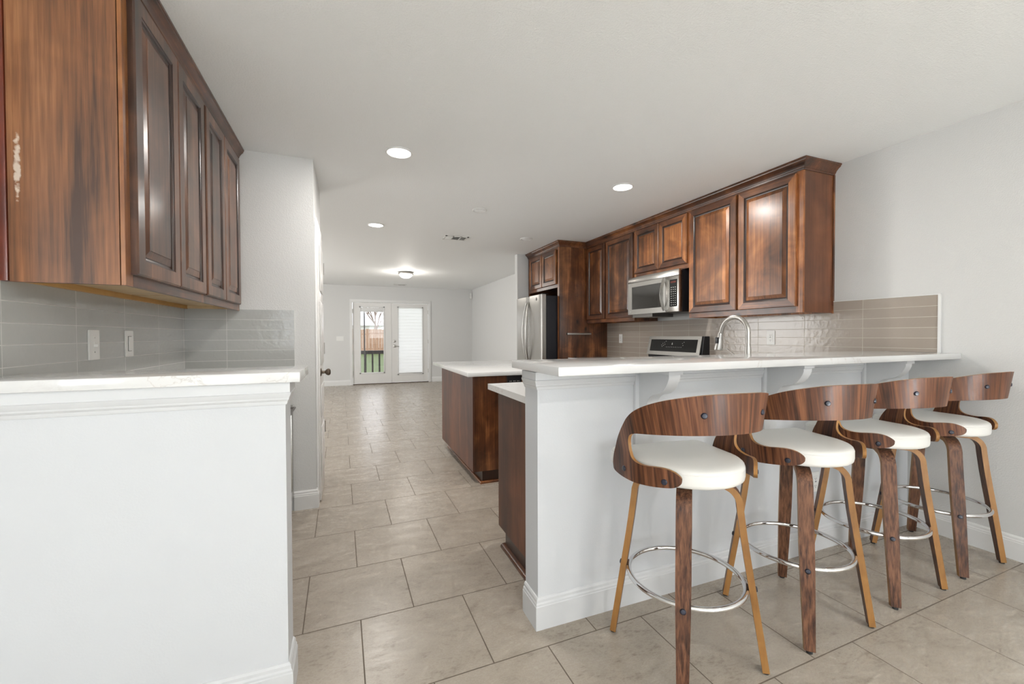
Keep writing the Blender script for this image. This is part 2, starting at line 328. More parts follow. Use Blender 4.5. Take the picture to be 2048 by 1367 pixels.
def mould(mb, path, prof, side=1):
    """mitred moulding: prof = [(out, z)], path = XY polyline; out is to the right of travel (side=1)"""
    P = [Vector((p[0], p[1])) for p in path]; n = len(P); t = bmesh.new(); rings = []
    for k in range(n):
        ns = []
        if k > 0: d = (P[k]-P[k-1]).normalized(); ns.append(Vector((d.y, -d.x))*side)
        if k < n-1: d = (P[k+1]-P[k]).normalized(); ns.append(Vector((d.y, -d.x))*side)
        nn = ns[0] if len(ns) == 1 else (ns[0]+ns[1])/(1+ns[0].dot(ns[1]))
        rings.append([t.verts.new((P[k].x+nn.x*a, P[k].y+nn.y*a, z)) for a, z in prof])
    m_ = len(prof)
    for A, B_ in zip(rings, rings[1:]):
        for i in range(m_): t.faces.new((A[i], A[(i+1) % m_], B_[(i+1) % m_], B_[i]))
    t.faces.new(rings[0][::-1]); t.faces.new(rings[-1])
    bmesh.ops.recalc_face_normals(t, faces=t.faces); mb._in(t); return mb
def uvplane(name, c0, ux, uy, L, Hh, th, mat, u0, v0):
    """thin tiled slab: corner c0, unit vectors ux (along), uy (up), outward normal = ux x uy; UV in metres"""
    c0 = Vector(c0); ux = Vector(ux); uy = Vector(uy); n = ux.cross(uy)*th
    bm = bmesh.new(); uvl = bm.loops.layers.uv.new('UVMap')
    vs = {}
    for k in (0, 1):
        for a, b_ in ((0, 0), (L, 0), (L, Hh), (0, Hh)): vs[(k, a, b_)] = bm.verts.new(c0+ux*a+uy*b_+n*k)
    q = [(0, 0), (L, 0), (L, Hh), (0, Hh)]
    fs = [[(1, *p) for p in q], [(0, *p) for p in q[::-1]]]
    for i in range(4): fs.append([(0, *q[i]), (0, *q[(i+1) % 4]), (1, *q[(i+1) % 4]), (1, *q[i])])
    for f in fs:
        F = bm.faces.new([vs[x] for x in f])
        for l, x in zip(F.loops, f): l[uvl].uv = (u0+x[1], v0+x[2])
    me = bpy.data.meshes.new(name); bm.to_mesh(me); bm.free(); me.materials.append(mat)
    o = bpy.data.objects.new(name, me); COL.objects.link(o); return o

# ------------------------------------------------------------------ the room shell
H_ = 2.5
th = .0158
fo = Matrix.Translation((-.2108, 3.2637, 0)) @ Matrix.Rotation(PI+th, 4, 'Z')
inv = fo.inverted()
bm = bmesh.new()
vs = [bm.verts.new(inv @ Vector(p)) for p in ((-3.6, -6.6, 0), (3.6, -6.6, 0), (3.6, 11.5, 0), (-3.6, 11.5, 0))]
vb = [bm.verts.new(inv @ Vector(p)) for p in ((-3.6, -6.6, -.1), (3.6, -6.6, -.1), (3.6, 11.5, -.1), (-3.6, 11.5, -.1))]
bm.faces.new(vs); bm.faces.new(vb[::-1])
for i in range(4): bm.faces.new((vs[i], vb[i], vb[(i+1) % 4], vs[(i+1) % 4]))
bmesh.ops.recalc_face_normals(bm, faces=bm.faces)
me = bpy.data.meshes.new('floor'); bm.to_mesh(me); bm.free(); me.materials.append(M['floor'])
fl = bpy.data.objects.new('floor', me); COL.objects.link(fl); fl.matrix_world = fo; tag(fl, kind='structure')
def S(o): return tag(o, kind='structure')
S(B(-3.6, 3.6, -6.6, 11.5, H_, H_+.1, 'ceiling', M['ceiling']))
S(B(3.4, 3.52, -6.5, 6.03, 0, H_, 'wall_right', M['wall']))
S(B(3.2, 3.52, 6.13, 11.2, 0, H_, 'wall_living_right', M['wall']))
S(B(2.455, 3.52, 6.03, 6.13, 0, H_, 'wall_stub', M['wall']))
S(B(-1.12, -1.0, 1.585, 3.31, 0, H_, 'wall_left', M['wall']))
S(B(-3.5, -.225, 3.31, 4.05, 0, H_, 'wall_pantry', M['wall']))
wl = MB()   # living room left wall with added window opening
wl.box(-3.55, -3.45, 4.05, 6.5, 0, H_); wl.box(-3.55, -3.45, 8.7, 11.2, 0, H_); wl.box(-3.55, -3.45, 6.5, 8.7, 0, .65); wl.box(-3.55, -3.45, 6.5, 8.7, 2.15, H_)
S(wl.build('wall_living_left', M['wall'], None, 0))
wf = MB(); wf.box(-3.55, .09, 11.2, 11.34, 0, H_); wf.box(1.99, 3.52, 11.2, 11.34, 0, H_); wf.box(.09, 1.99, 11.2, 11.34, 2.085, H_)
S(wf.build('wall_far', M['wall'], None, 0))
wb = MB(); wb.box(-3.05, -1.75, -6.6, -6.5, 0, H_); wb.box(.15, 1.25, -6.6, -6.5, 0, H_); wb.box(3.15, 3.52, -6.6, -6.5, 0, H_)
for a, b_ in ((-1.75, .15), (1.25, 3.15)): wb.box(a, b_, -6.6, -6.5, 0, .45); wb.box(a, b_, -6.6, -6.5, 2.35, H_)
S(wb.build('wall_back', M['wall'], None, 0))
wd = MB(); wd.box(-3.05, -2.95, -6.5, -3.7, 0, H_); wd.box(-3.05, -2.95, -1.5, 1.585, 0, H_); wd.box(-3.05, -2.95, -3.7, -1.5, 0, .65); wd.box(-3.05, -2.95, -3.7, -1.5, 2.25, H_)
wd.box(-3.05, -1.12, 1.585, 1.7, 0, H_)
S(wd.build('wall_dining_left', M['wall'], None, 0))
def winframe(name, x0, x1, z0, z1, y, ax):
    mb = MB(); f = .05
    def bx(a0, a1, b0, b1):
        if ax == 'y': mb.box(a0, a1, y-.03, y+.03, b0, b1)
        else: mb.box(y-.03, y+.03, a0, a1, b0, b1)
    bx(x0, x0+f, z0, z1); bx(x1-f, x1, z0, z1); bx(x0, x1, z0, z0+f); bx(x0, x1, z1-f, z1); bx(x0, x1, (z0+z1)/2-.02, (z0+z1)/2+.02)
    return S(mb.build(name, M['trim'], None, 0))
winframe('added_window_1', 1.25, 3.15, .45, 2.35, -6.55, 'y'); winframe('added_window_2', -1.75, .15, .45, 2.35, -6.55, 'y')  # unseen windows, invented for the lamps behind the camera
winframe('added_window_3', -3.7, -1.5, .65, 2.25, -3.0, 'x'); winframe('added_window_4', 6.5, 8.7, .65, 2.15, -3.5, 'x')  # unseen windows added for the side and living room lamps

# knee walls
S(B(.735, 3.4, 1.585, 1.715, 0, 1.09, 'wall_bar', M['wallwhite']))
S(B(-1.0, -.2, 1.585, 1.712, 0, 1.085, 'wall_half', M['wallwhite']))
# baseboards
BP = [(0, 0), (.015, 0), (.015, .098), (.0125, .101), (.0125, .108), (.009, .114), (.0085, .124), (.004, .131), (0, .133)]
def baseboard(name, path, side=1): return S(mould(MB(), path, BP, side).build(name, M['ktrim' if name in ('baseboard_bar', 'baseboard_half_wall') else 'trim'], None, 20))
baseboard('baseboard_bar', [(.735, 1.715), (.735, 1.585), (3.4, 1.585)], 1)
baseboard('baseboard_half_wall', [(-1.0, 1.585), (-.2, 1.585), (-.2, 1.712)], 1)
baseboard('baseboard_right', [(3.4, -6.5), (3.4, 1.57)], -1)
baseboard('baseboard_pantry', [(-.37, 3.31), (-.225, 3.31), (-.225, 3.345)], 1)
baseboard('baseboard_pantry_side', [(-.225, 3.975), (-.225, 4.05), (-3.45, 4.05)], 1)
baseboard('baseboard_far_left', [(-3.45, 11.2), (.03, 11.2)], 1)
baseboard('baseboard_far_right', [(2.07, 11.2), (3.2, 11.2), (3.2, 6.13)], 1)
# neck mouldings under the counters
NP = [(0, 1.009), (.004, 1.010), (.007, 1.019), (.007, 1.021), (.012, 1.028), (.0125, 1.033), (.014, 1.036), (.018, 1.046), (.019, 1.050), (.0155, 1.052), (.0155, 1.0845), (0, 1.0845)]
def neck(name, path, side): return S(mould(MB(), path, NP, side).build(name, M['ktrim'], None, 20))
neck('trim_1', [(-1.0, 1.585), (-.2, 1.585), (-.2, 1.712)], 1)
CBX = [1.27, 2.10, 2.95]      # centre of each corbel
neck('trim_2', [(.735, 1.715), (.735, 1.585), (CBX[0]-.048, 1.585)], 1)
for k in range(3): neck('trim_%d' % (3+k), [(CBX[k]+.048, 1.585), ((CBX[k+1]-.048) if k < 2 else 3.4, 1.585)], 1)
# backsplashes (tile)
TR = .4
S(uvplane('trim_6', (3.3995, 5.0, .93), (0, -1, 0), (0, 0, 1), 5.0-2.06, 1.402-.93, .008, M['tileR'], (1.845+.405*20)-5.0, -(1.482-.067*20-.93)))
S(uvplane('trim_7', (3.3995, 2.06, .93), (0, -1, 0), (0, 0, 1), 2.06-1.7155, 1.482-.93, .008, M['tileR'], (1.845+.405*20)-2.06, -(1.482-.067*20-.93)))
S(uvplane('trim_12', (3.3995, 1.7155, 1.1245), (0, -1, 0), (0, 0, 1), 1.7155-1.44, 1.482-1.1245, .008, M['tileR'], (1.845+.405*20)-1.7155, -(1.482-.067*20-1.1245)))
S(uvplane('trim_8', (-.9995, 1.715, .93), (0, 1, 0), (0, 0, 1), 3.31-1.715, 1.420-.93, .008, M['tileL'], 1.715-2.143+.38*20, -(1.422-.0695*20-.93)))
S(uvplane('trim_9', (-1.0, 3.3095, .93), (1, 0, 0), (0, 0, 1), .645, 1.420-.93, .008, M['tileB'], -1.0+.76+.405*20, -(1.422-.0695*20-.93)))
S(B(3.388, 3.3995, 1.428, 1.44, 1.12, 1.488, 'trim_10', M['trim'])); S(B(3.388, 3.3995, 1.44, 2.045, 1.482, 1.487, 'trim_11', M['trim']))

# ------------------------------------------------------------------ counters
tag(B(.703, 3.4, 1.335, 1.80, 1.09, 1.124, 'bar_countertop', M['quartz'], None, .003), 'long white quartz bar countertop on the white knee wall behind the stools', 'countertop')
tag(B(-1.0, -.152, 1.555, 1.86, 1.0855, 1.120, 'half_wall_countertop', M['quartz'], None, .003), 'white quartz ledge capping the left half wall under the wall cabinets', 'countertop')

# corbels with their backing board
def corbel(cx, label):
    t = thing('corbel', label, 'corbel', (cx, 1.585, .8), 'white corbels under the bar counter')
    B(cx-.048, cx+.048, 1.567, 1.585, .72, 1.09, 'backing_board', M['ktrim'], t, .002)
    pts = [(1.567, 1.072), (1.375, 1.072), (1.375, 1.058), (1.382, 1.040), (1.392, 1.022), (1.408, 1.002), (1.43, .987), (1.452, .980), (1.474, .976), (1.492, .965), (1.508, .945), (1.518, .92), (1.523, .89), (1.524, .86), (1.53, .835), (1.545, .815), (1.567, .80)]
    mb = MB(); mb.poly(pts, lambda a, b_, k: (cx-.03+.06*k, a, b_)); mb.build('bracket', M['ktrim'], t, 25)
    B(cx-.038, cx+.038, 1.366, 1.567, 1.072, 1.09, 'cap_plate', M['ktrim'], t, .002)
corbel(CBX[0], 'white S-curved corbel nearest the left end of the bar'); corbel(CBX[1], 'white S-curved corbel under the middle of the bar counter'); corbel(CBX[2], 'white S-curved corbel under the bar counter nearest the right wall')

# ------------------------------------------------------------------ cabinetry
def door_panel(parent, P0, Uv, Nv, wd_, ht, mats, th=.021, st=.057, name='door'):
    """raised panel door; P0 lower corner on cabinet face, Uv along width, Nv outward"""
    P0 = Vector(P0); Uv = Vector(Uv); Nv = Vector(Nv); Zv = Vector((0, 0, 1))
    f = lambda u, v, d: P0+Uv*u+Zv*v+Nv*d
    def rings(lst, matidx, cap=None):
        bm = bmesh.new(); R_ = []
        for ins, d in lst: R_.append([bm.verts.new(f(u, v, d)) for u, v in ((ins, ins), (wd_-ins, ins), (wd_-ins, ht-ins), (ins, ht-ins))])
        for k, (A, B_) in enumerate(zip(R_, R_[1:])):
            for i in range(4):
                F = bm.faces.new((A[i], A[(i+1) % 4], B_[(i+1) % 4], B_[i])); F.material_index = matidx(k, i)
        if cap is not None: F = bm.faces.new(R_[-1]); F.material_index = cap
        return bm, R_
    bm, R_ = rings([(0, 0), (0, th-.005), (.005, th), (st-.003, th), (st, th-.003), (st+.003, th-.0045), (st+.006, th-.010)], lambda k, i: (1 if i in (0, 2) else 0) if k < 3 else 2)
    bm.faces.new(R_[0][::-1]); bm.normal_update(); bmesh.ops.recalc_face_normals(bm, faces=bm.faces)
    mb = MB(); mb.bm.free(); mb.bm = bm; mb.mats = [mats[0], mats[1], M['groove']]
    d = mb.build(name, None, parent, 0)
    s2 = st+.006
    bm, R_ = rings([(s2-.0005, th-.0105), (s2+.007, th-.012), (s2+.010, th-.010), (s2+.036, th-.0035), (s2+.037, th-.001), (s2+.040, th-.001)], lambda k, i: 2 if k < 2 else 0, 0)
    bmesh.ops.recalc_face_normals(bm, faces=bm.faces)
    # make sure outward
    bm.faces.ensure_lookup_table()
    if bm.faces[-1].normal.dot(Nv) < 0: bmesh.ops.reverse_faces(bm, faces=bm.faces)
    mb = MB(); mb.bm.free(); mb.bm = bm; mb.mats = [mats[0], mats[1], M['groove']]
    mb.build('raised_panel', None, d, 0); return d
XM = (-1, 0, 0); XP = (1, 0, 0); YM = (0, -1, 0); YP = (0, 1, 0)
CR = [(0, 2.425), (.006, 2.425), (.008, 2.437), (.012, 2.439), (.013, 2.445), (.020, 2.456), (.034, 2.470), (.045, 2.478), (.047, 2.486), (.052, 2.488), (.052, 2.4985), (0, 2.4985)]
# right wall cabinets: (name, y0, y1, z0, doors, label)
XF = 3.06
def wallcab_right(y0, y1, z0, doors, label, mats, dz0=.045, endpanel=None, sh=.0):
    t = thing('wall_cabinet', label, 'cabinet', (3.4, (y0+y1)/2, z0), 'wood wall cabinets above the range counter')
    mb = MB(); th_ = .018
    mb.mat(mats[0] if y0 > 2.1 else M['cabend']); mb.box(XF+.019, 3.391, y0, y0+th_, z0, 2.43); mb.mat(mats[0]); mb.box(XF+.019, 3.391, y1-th_, y1, z0, 2.43)
    mb.box(XF+.019, 3.391, y0+th_, y1-th_, 2.41, 2.43); mb.box(3.38, 3.391, y0+th_, y1-th_, z0, 2.41)
    mb.build('body', None, t, 0)
    B(XF+.019, 3.38, y0+th_, y1-th_, z0+.018, z0+.03, 'bottom_panel', M['maple'], t)
    ff = MB(); ff.mat(mats[0])
    lo = min(d[0] for d in doors); hi = max(d[1] for d in doors)
    ff.box(XF, XF+.019, y0, lo+.012, z0, 2.43); ff.box(XF, XF+.019, hi-.012, y1, z0, 2.43)
    for a, b_ in zip(doors[1:], doors): ff.box(XF, XF+.019, b_[1]-.012, a[0]+.012, z0, 2.43)
    ff.mat(mats[1]); ff.box(XF-.0004, XF+.0185, lo+.012, hi-.012, z0, z0+dz0+.012); ff.box(XF-.0004, XF+.0185, lo+.012, hi-.012, 2.40, 2.43)
    ff.build('face_frame', None, t, 0)
    for a, b_ in doors: door_panel(t, (XF, b_, z0+dz0), YM, XM, b_-a, 2.412-z0-dz0, mats)
    return t
mk = (M['cab'], M['cabh']); mw = (M['cabwarm'], M['cabh'])
t = wallcab_right(2.045, 3.123, 1.40, [(2.088, 2.570), (2.592, 3.110)], 'two-door wood wall cabinet at the open end above the sink side, beside the white wall', mw)
B(3.383, 3.3985, 2.036, 2.045, 1.395, 2.425, 'scribe_strip', M['cab'], t)
wallcab_right(3.123, 3.950, 1.885, [(3.142, 3.530), (3.538, 3.932)], 'short two-door wood cabinet directly above the microwave', (M['cabwarm'], M['cabh']))
wallcab_right(3.950, 4.975, 1.40, [(3.968, 4.502), (4.53, 4.955)], 'tall two-door wood wall cabinet between the microwave and the refrigerator panel', mk)
# refrigerator surround
t = thing('refrigerator_cabinet', 'wood refrigerator surround with tall side panel and two small doors on top', 'cabinet', (3.0, 5.5, 0))
B(2.64, 3.40, 4.98, 5.0, 0, 2.43, 'side_panel', M['cab'], t, .001)
mb = MB(); mb.box(2.64, 2.66, 5.0, 5.04, 0, 2.43); mb.box(2.64, 3.40, 5.985, 6.02, 0, 2.43); mb.build('stile', M['cab'], t, 0)
mb = MB(); mb.box(2.66, 3.39, 5.0, 5.985, 1.885, 1.905); mb.box(2.66, 3.39, 5.0, 5.985, 2.41, 2.43); mb.box(3.37, 3.39, 5.0, 5.985, 1.9, 2.41); mb.build('body', M['cab'], t, 0)
mb = MB(); mb.mat(M['cabh']); mb.box(2.6396, 2.66, 5.04, 5.985, 1.885, 1.94); mb.box(2.6396, 2.66, 5.04, 5.985, 2.395, 2.43); mb.mat(M['cab']); mb.box(2.64, 2.66, 5.47, 5.53, 1.9, 2.41); mb.build('face_frame', None, t, 0)
for a, b_ in ((5.06, 5.49), (5.505, 5.93)): door_panel(t, (2.64, b_, 1.93), YM, XM, b_-a, .475, (M['cabwarm'], M['cabh']))
# crown mouldings
mb = MB(); mb.mat(M['cabh'])
mould(mb, [(3.3985, 2.045), (XF, 2.045), (XF, 4.979), (2.639, 4.979), (2.639, 6.019)], CR, -1)
tag(mb.build('crown_moulding', None, None, 25), 'dark wood crown moulding stepping along the right cabinets and around the refrigerator surround', 'moulding')
# towel bar on the panel
t = thing('towel_bar', 'short satin metal bar mounted on the wood refrigerator panel', 'towel bar', (2.93, 4.98, 1.255))
mb = MB(); mb.box(2.742, 3.112, 4.945, 4.957, 1.243, 1.268, .003); mb.build('bar', M['nickel'], t)
mb = MB(); mb.box(2.742, 2.756, 4.955, 4.981, 1.241, 1.270, .002); mb.build('bracket', M['slot'], t)
mb = MB(); mb.box(3.098, 3.112, 4.955, 4.981, 1.241, 1.270, .002); mb.build('bracket', M['slot'], t)

# left wall cabinets
XL = -.685
mg = (M['cabgrey'], M['cabgrey'])
def wallcab_left(y0, y1, doors, label, near):
    t = thing('wall_cabinet', label, 'cabinet', (-1.0, (y0+y1)/2, 1.41), 'wood wall cabinets over the left counter')
    z0 = 1.41
    if near:
        B(-.966, -.6995, y0, y0+.02, z0, 2.43, 'side_panel', M['cabside'], t)
        tag(B(-.991, -.968, y0-.004, y0+.03, z0+.002, 2.43, 'scribe_strip', M['cabred'], t, .002), 'dark red-brown strip against the wall')
        B(-.9915, -.97, y0+.03, y1, z0+.03, 2.43, 'back_panel', M['maple'], t)
    else:
        B(-.9915, -.97, y0, y1, z0+.03, 2.43, 'back_panel', M['maple'], t)
        B(-.97, XL-.019, y1-.02, y1, z0+.01, 2.43, 'side_panel', M['maple'], t)
    tag(B(-.9915, -.972, y0+.03 if near else y0, y1, z0+.008, z0+.03, 'hanging_cleat', M['cleat'], t), 'golden raw wood strip along the wall')
    B(-.97, XL-.019, y0+.021 if near else y0, y1-.02, z0+.030, z0+.042, 'bottom_panel', M['maple'], t)
    B(-.97, XL-.019, y0+.021 if near else y0, y1-.02, 2.41, 2.43, 'top_panel', M['maple'], t)
    ff = MB(); ff.mat(M['cabwarm'] if near else M['cab'])
    lo = min(d[0] for d in doors); hi = max(d[1] for d in doors)
    ff.box(XL-.0115, XL, y0, lo+.014, z0, 2.43); ff.box(XL-.0115, XL, hi-.012, y1, z0, 2.43)
    for a, b_ in zip(doors[1:], doors): ff.box(XL-.0115, XL, b_[1]-.012, a[0]+.012, z0, 2.43)
    ff.mat(M['cabh']); ff.box(XL-.0112, XL+.0004, lo+.014, hi-.012, z0, z0+.052); ff.box(XL-.0112, XL+.0004, lo+.014, hi-.012, 2.40, 2.43)
    ff.build('face_frame', None, t, 0)
    for a, b_ in doors: door_panel(t, (XL, a, z0+.040), YP, XP, b_-a, .962, mg)
    return t
wallcab_left(1.755, 2.545, [(1.792, 2.178), (2.184, 2.528)], 'two-door wood wall cabinet nearest the camera with worn scratched side', True)
wallcab_left(2.545, 3.30, [(2.556, 2.890), (2.896, 3.255)], 'farther two-door wood wall cabinet over the left counter, against the corner wall', False)
mb = MB(); mb.mat(M['cabh']); mould(mb, [(-.991, 1.755), (XL, 1.755), (XL, 3.309)], [(a*.72, z) for a, z in CR], 1)
tag(mb.build('crown_moulding', None, None, 25), 'dark wood crown moulding along the top of the left wall cabinets', 'moulding')

# base cabinets
def basecab(name, label, loc, x0, x1, y0, y1, face, nd, endmat=None, side=None, group=None):
    t = thing(name, label, 'cabinet', loc, group)
    B(x0, x1, y0, y1, .10, .899, 'body', endmat or M['cab'], t)
    k = .07
    kx0, kx1, ky0, ky1 = x0, x1, y0, y1
    if face == 'xm': kx0 += k
    if face == 'xp': kx1 -= k
    if face == 'yp': ky1 -= k
    if face == 'ym': ky0 += k
    if side: kx0 += side[0]; ky0 += side[1]
    B(kx0, kx1, ky0, ky1, 0, .10, 'toe_kick', M['groove'], t)
    L = (y1-y0) if face[0] == 'x' else (x1-x0); wdt = (L-.02)/nd-.008
    for i in range(nd):
        o_ = .014+i*(wdt+.008)
        if face == 'xm': P, Uv, Nv = (x0, y1-o_, 0), YM, XM
        if face == 'xp': P, Uv, Nv = (x1, y0+o_, 0), YP, XP
        if face == 'yp': P, Uv, Nv = (x1-o_, y1, 0), XM, YP
        if face == 'ym': P, Uv, Nv = (x0+o_, y0, 0), XP, YM
        door_panel(t, (P[0], P[1], .13), Uv, Nv, wdt, .545, (M['cab'], M['cabh']))
        P1 = Vector((P[0], P[1], .705)); bm = MB()
        bm.poly([(0, 0), (wdt, 0), (wdt, .16), (0, .16)], lambda a, b_, kk: P1+Vector(Uv)*a+Vector((0, 0, b_))+Vector(Nv)*.02*kk)
        bm.build('drawer_front', M['cabh'], t, 0)
    return t
basecab('base_cabinet', 'wood base cabinet along the right wall between range and refrigerator', (3.1, 4.48, 0), 2.79, 3.39, 3.985, 4.975, 'xm', 2)
basecab('base_cabinet', 'wood base cabinet in the corner between range and bar', (3.1, 2.5, 0), 2.79, 3.39, 2.37, 3.195, 'xm', 2)
tag(B(2.765, 3.391, 3.985, 4.979, .90, .935, 'range_side_countertop', M['quartz'], None, .003), 'white quartz counter along the right wall beside the refrigerator panel', 'countertop')
t = basecab('base_cabinet', 'wood base cabinet behind the bar with plain end panel facing the walkway', (1.9, 2.0, 0), .844, 2.79, 1.72, 2.34, 'yp', 3, None, (.002, 0))
B(.832, .844, 1.7155, 2.352, .10, .899, 'end_panel', M['panel'], t)
# shoe moulding round the toe kick
t2 = [(.955, 1.72), (.955, 2.27)]
mb = MB(); mould(mb, [(.845, 1.72), (.845, 2.282)], [(0, 0), (.027, 0), (.027, .010), (.022, .018), (.012, .022), (.0, .022)], -1); mb.build('shoe_moulding', M['cabh'], t, 25)
cp = MB(); cp.box(.815, 1.98, 1.7155, 2.50, .90, .935); cp.box(2.60, 2.765, 1.7155, 2.50, .90, .935); cp.box(1.98, 2.60, 1.7155, 2.02, .90, .935); cp.box(1.98, 2.60, 2.37, 2.50, .90, .935); cp.box(2.7655, 3.391, 1.7155, 3.195, .90, .935, .003)
tag(cp.build('sink_countertop', M['quartz']), 'lower white quartz counter behind the bar, jutting past the end panel', 'countertop')
# left base run with the appliance beside the corner wall
basecab('base_cabinet', 'wood base cabinet behind the left half wall', (-.7, 2.2, 0), -.991, -.39, 1.72, 2.67, 'xp', 2)
tag(B(-.991, -.365, 1.7125, 3.3015, .90, .935, 'left_countertop', M['quartz'], None, .003), 'white quartz work counter behind the left half wall', 'countertop')
t = thing('undercounter_appliance', 'steel-edged appliance front seen edge-on beside the left half wall', 'appliance', (-.7, 2.99, 0))
B(-.991, -.41, 2.68, 3.295, .02, .899, 'body', M['black'], t)
mb = MB(); mb.box(-.41, -.386, 2.685, 3.29, .78, .895, .002); mb.build('control_strip', M['steel'], t)
mb = MB(); z0, z1 = .11, .755
mb.mat(M['steel']); mb.box(-.41, -.37, 2.685, 2.745, z0, z1, .002); mb.box(-.41, -.37, 3.23, 3.29, z0, z1, .002); mb.box(-.41, -.37, 2.745, 3.23, z0, z0+.06, .002); mb.box(-.41, -.37, 2.745, 3.23, z1-.06, z1, .002)
mb.mat(M['blackglass']); mb.box(-.405, -.378, 2.745, 3.23, z0+.06, z1-.06); mb.build('door', None, t)
mb = MB(); mb.tube([(-.37, 2.75, .745), (-.35, 2.75, .745), (-.35, 3.22, .745), (-.37, 3.22, .745)], .007); mb.build('handle', M['steel_dark'], t)

# island
t = thing('kitchen_island', 'freestanding dark wood island with toe kick beyond the bar, no top', 'island', (1.6, 3.95, 0))
t['label'] = 'freestanding dark wood island cabinet beyond the end of the bar'
B(.967, 2.05, 3.345, 4.55, .10, .899, 'body', M['cab'], t)
B(.955, .967, 3.335, 4.56, .10, .899, 'side_panel', M['panel'], t)
B(.967, 2.05, 3.333, 3.345, .10, .899, 'end_panel', M['cab'], t)
mb = MB(); mb.mat(M['groove']); mb.box(1.035, 2.0, 3.334, 4.56, 0, .0995); mb.build('toe_kick', None, t, 0)
mb = MB(); mould(mb, [(2.0, 3.333), (1.034, 3.333), (1.034, 4.565)], [(0, 0), (.020, 0), (.020, .009), (.016, .015), (.008, .018), (0, .018)], -1)
mb.build('shoe_moulding', M['cabh'], t, 25)
for i in range(3): door_panel(t, (2.05, 3.365+i*.395, .13), YP, XP, .385, .73, mk)
tag(B(.900, 2.11, 3.285, 4.79, .90, .935, 'island_countertop', M['quartz'], None, .003), 'white veined quartz top resting on the wood island', 'countertop')

# ------------------------------------------------------------------ outlets and switches
def plate(name, label, cat, c, n, w_, h_, kind, mat=None, group=None):
    """c centre on the wall, n outward normal axis"""
    mat = mat or M['plastic']; n = Vector(n); c = Vector(c); a = Vector((0, 0, 1)).cross(n).normalized()
    t = thing(name, label, cat, tuple(c), group)
    def bx(u0, u1, v0, v1, d0, d1, nm, mt, bev=0):
        mb = MB(); P = [(u0, v0), (u1, v0), (u1, v1), (u0, v1)]
        mb.poly(P, lambda p, q, k: c+a*p+Vector((0, 0, q))+n*(d0+(d1-d0)*k))
        if bev: bmesh.ops.bevel(mb.bm, geom=list(mb.bm.edges), offset=bev, segments=2, affect='EDGES')
        return mb.build(nm, mt, t, 35)
    bx(-w_/2, w_/2, -h_/2, h_/2, 0, .006, 'cover_plate', mat, .002)
    if kind == 'toggle':
        bx(-.005, .005, -.012, .012, .006, .0075, 'slot', mat); bx(-.0045, .0045, -.008, .002, .0075, .019, 'toggle_lever', mat)
        for s in (-1, 1): bx(-.003, .003, s*.030-.003, s*.030+.003, .006, .0072, 'screw', M['nickel'])
    elif kind == 'rocker':
        bx(-.018, .018, -.036, .036, .006, .0065, 'recess', M['slot']); bx(-.0165, .0165, -.034, .034, .0065, .010, 'rocker', mat, .001)
    elif kind == 'gfci':
        bx(-.017, .017, -.034, .034, .006, .009, 'socket_face', mat, .001)
        for s in (-1, 1):
            for uu in (-.006, .006): bx(uu-.001, uu+.001, s*.021-.004, s*.021+.004, .009, .0095, 'slot', M['slot'])
            bx(-.002, .002, s*.021-.011, s*.021-.007, .009, .0095, 'slot', M['slot'])
        bx(-.006, .006, .001, .005, .009, .010, 'button', M['slot']); bx(-.006, .006, -.006, -.002, .009, .010, 'button', mat)
    elif kind == 'double':
        for s in (-1, 1): bx(s*w_*.22-.006, s*w_*.22+.006, -.012, .012, .006, .014, 'toggle_lever', mat)
    return t
plate('light_switch', 'white toggle switch on the grey tile, nearer the camera', 'switch', (-.9915, 2.253, 1.205), XP, .078, .125, 'toggle')
plate('light_switch', 'white rocker switch on the grey tile, nearer the corner', 'switch', (-.9915, 2.553, 1.205), XP, .078, .125, 'rocker')
plate('outlet', 'white outlet on the taupe tile between wood panel and range', 'outlet', (3.3915, 4.66, 1.19), XM, .072, .118, 'gfci')
plate('outlet', 'white outlet on the taupe tile right of the faucet', 'outlet', (3.3915, 2.533, 1.212), XM, .074, .118, 'gfci')
plate('outlet', 'white outlet low on the white bar wall behind the stools', 'outlet', (2.481, 1.585, .395), YM, .07, .115, 'gfci')
plate('outlet', 'black outlet on the wood end of the island', 'outlet', (1.325, 3.333, .851), YM, .135, .085, 'none', M['black'])
isl = [o for o in bpy.data.objects if o.name.startswith('outlet') and o['label'].startswith('black')][0]
for k in (-.035, .0, .035):
    for dx in (-.006, .006): B(1.325+k+dx-.0015, 1.325+k+dx+.0015, 3.3262, 3.327, .842, .850, 'slot', M['plastic'], isl)
plate('light_switch', 'white double switch on the far wall left of the french doors', 'switch', (-.198, 11.2, 1.17), YM, .17, .115, 'double')
t = thing('motion_sensor', 'small white sensor high in the far right corner of the living room', 'sensor', (3.155, 11.16, 2.32))
mb = MB(); mb.box(3.125, 3.185, 11.135, 11.185, 2.25, 2.40, .012); mb.build('housing', M['plastic'], t); mb = MB(); mb.box(3.12, 3.15, 11.128, 11.14, 2.28, 2.34, .004); mb.build('lens', M['door'], t)

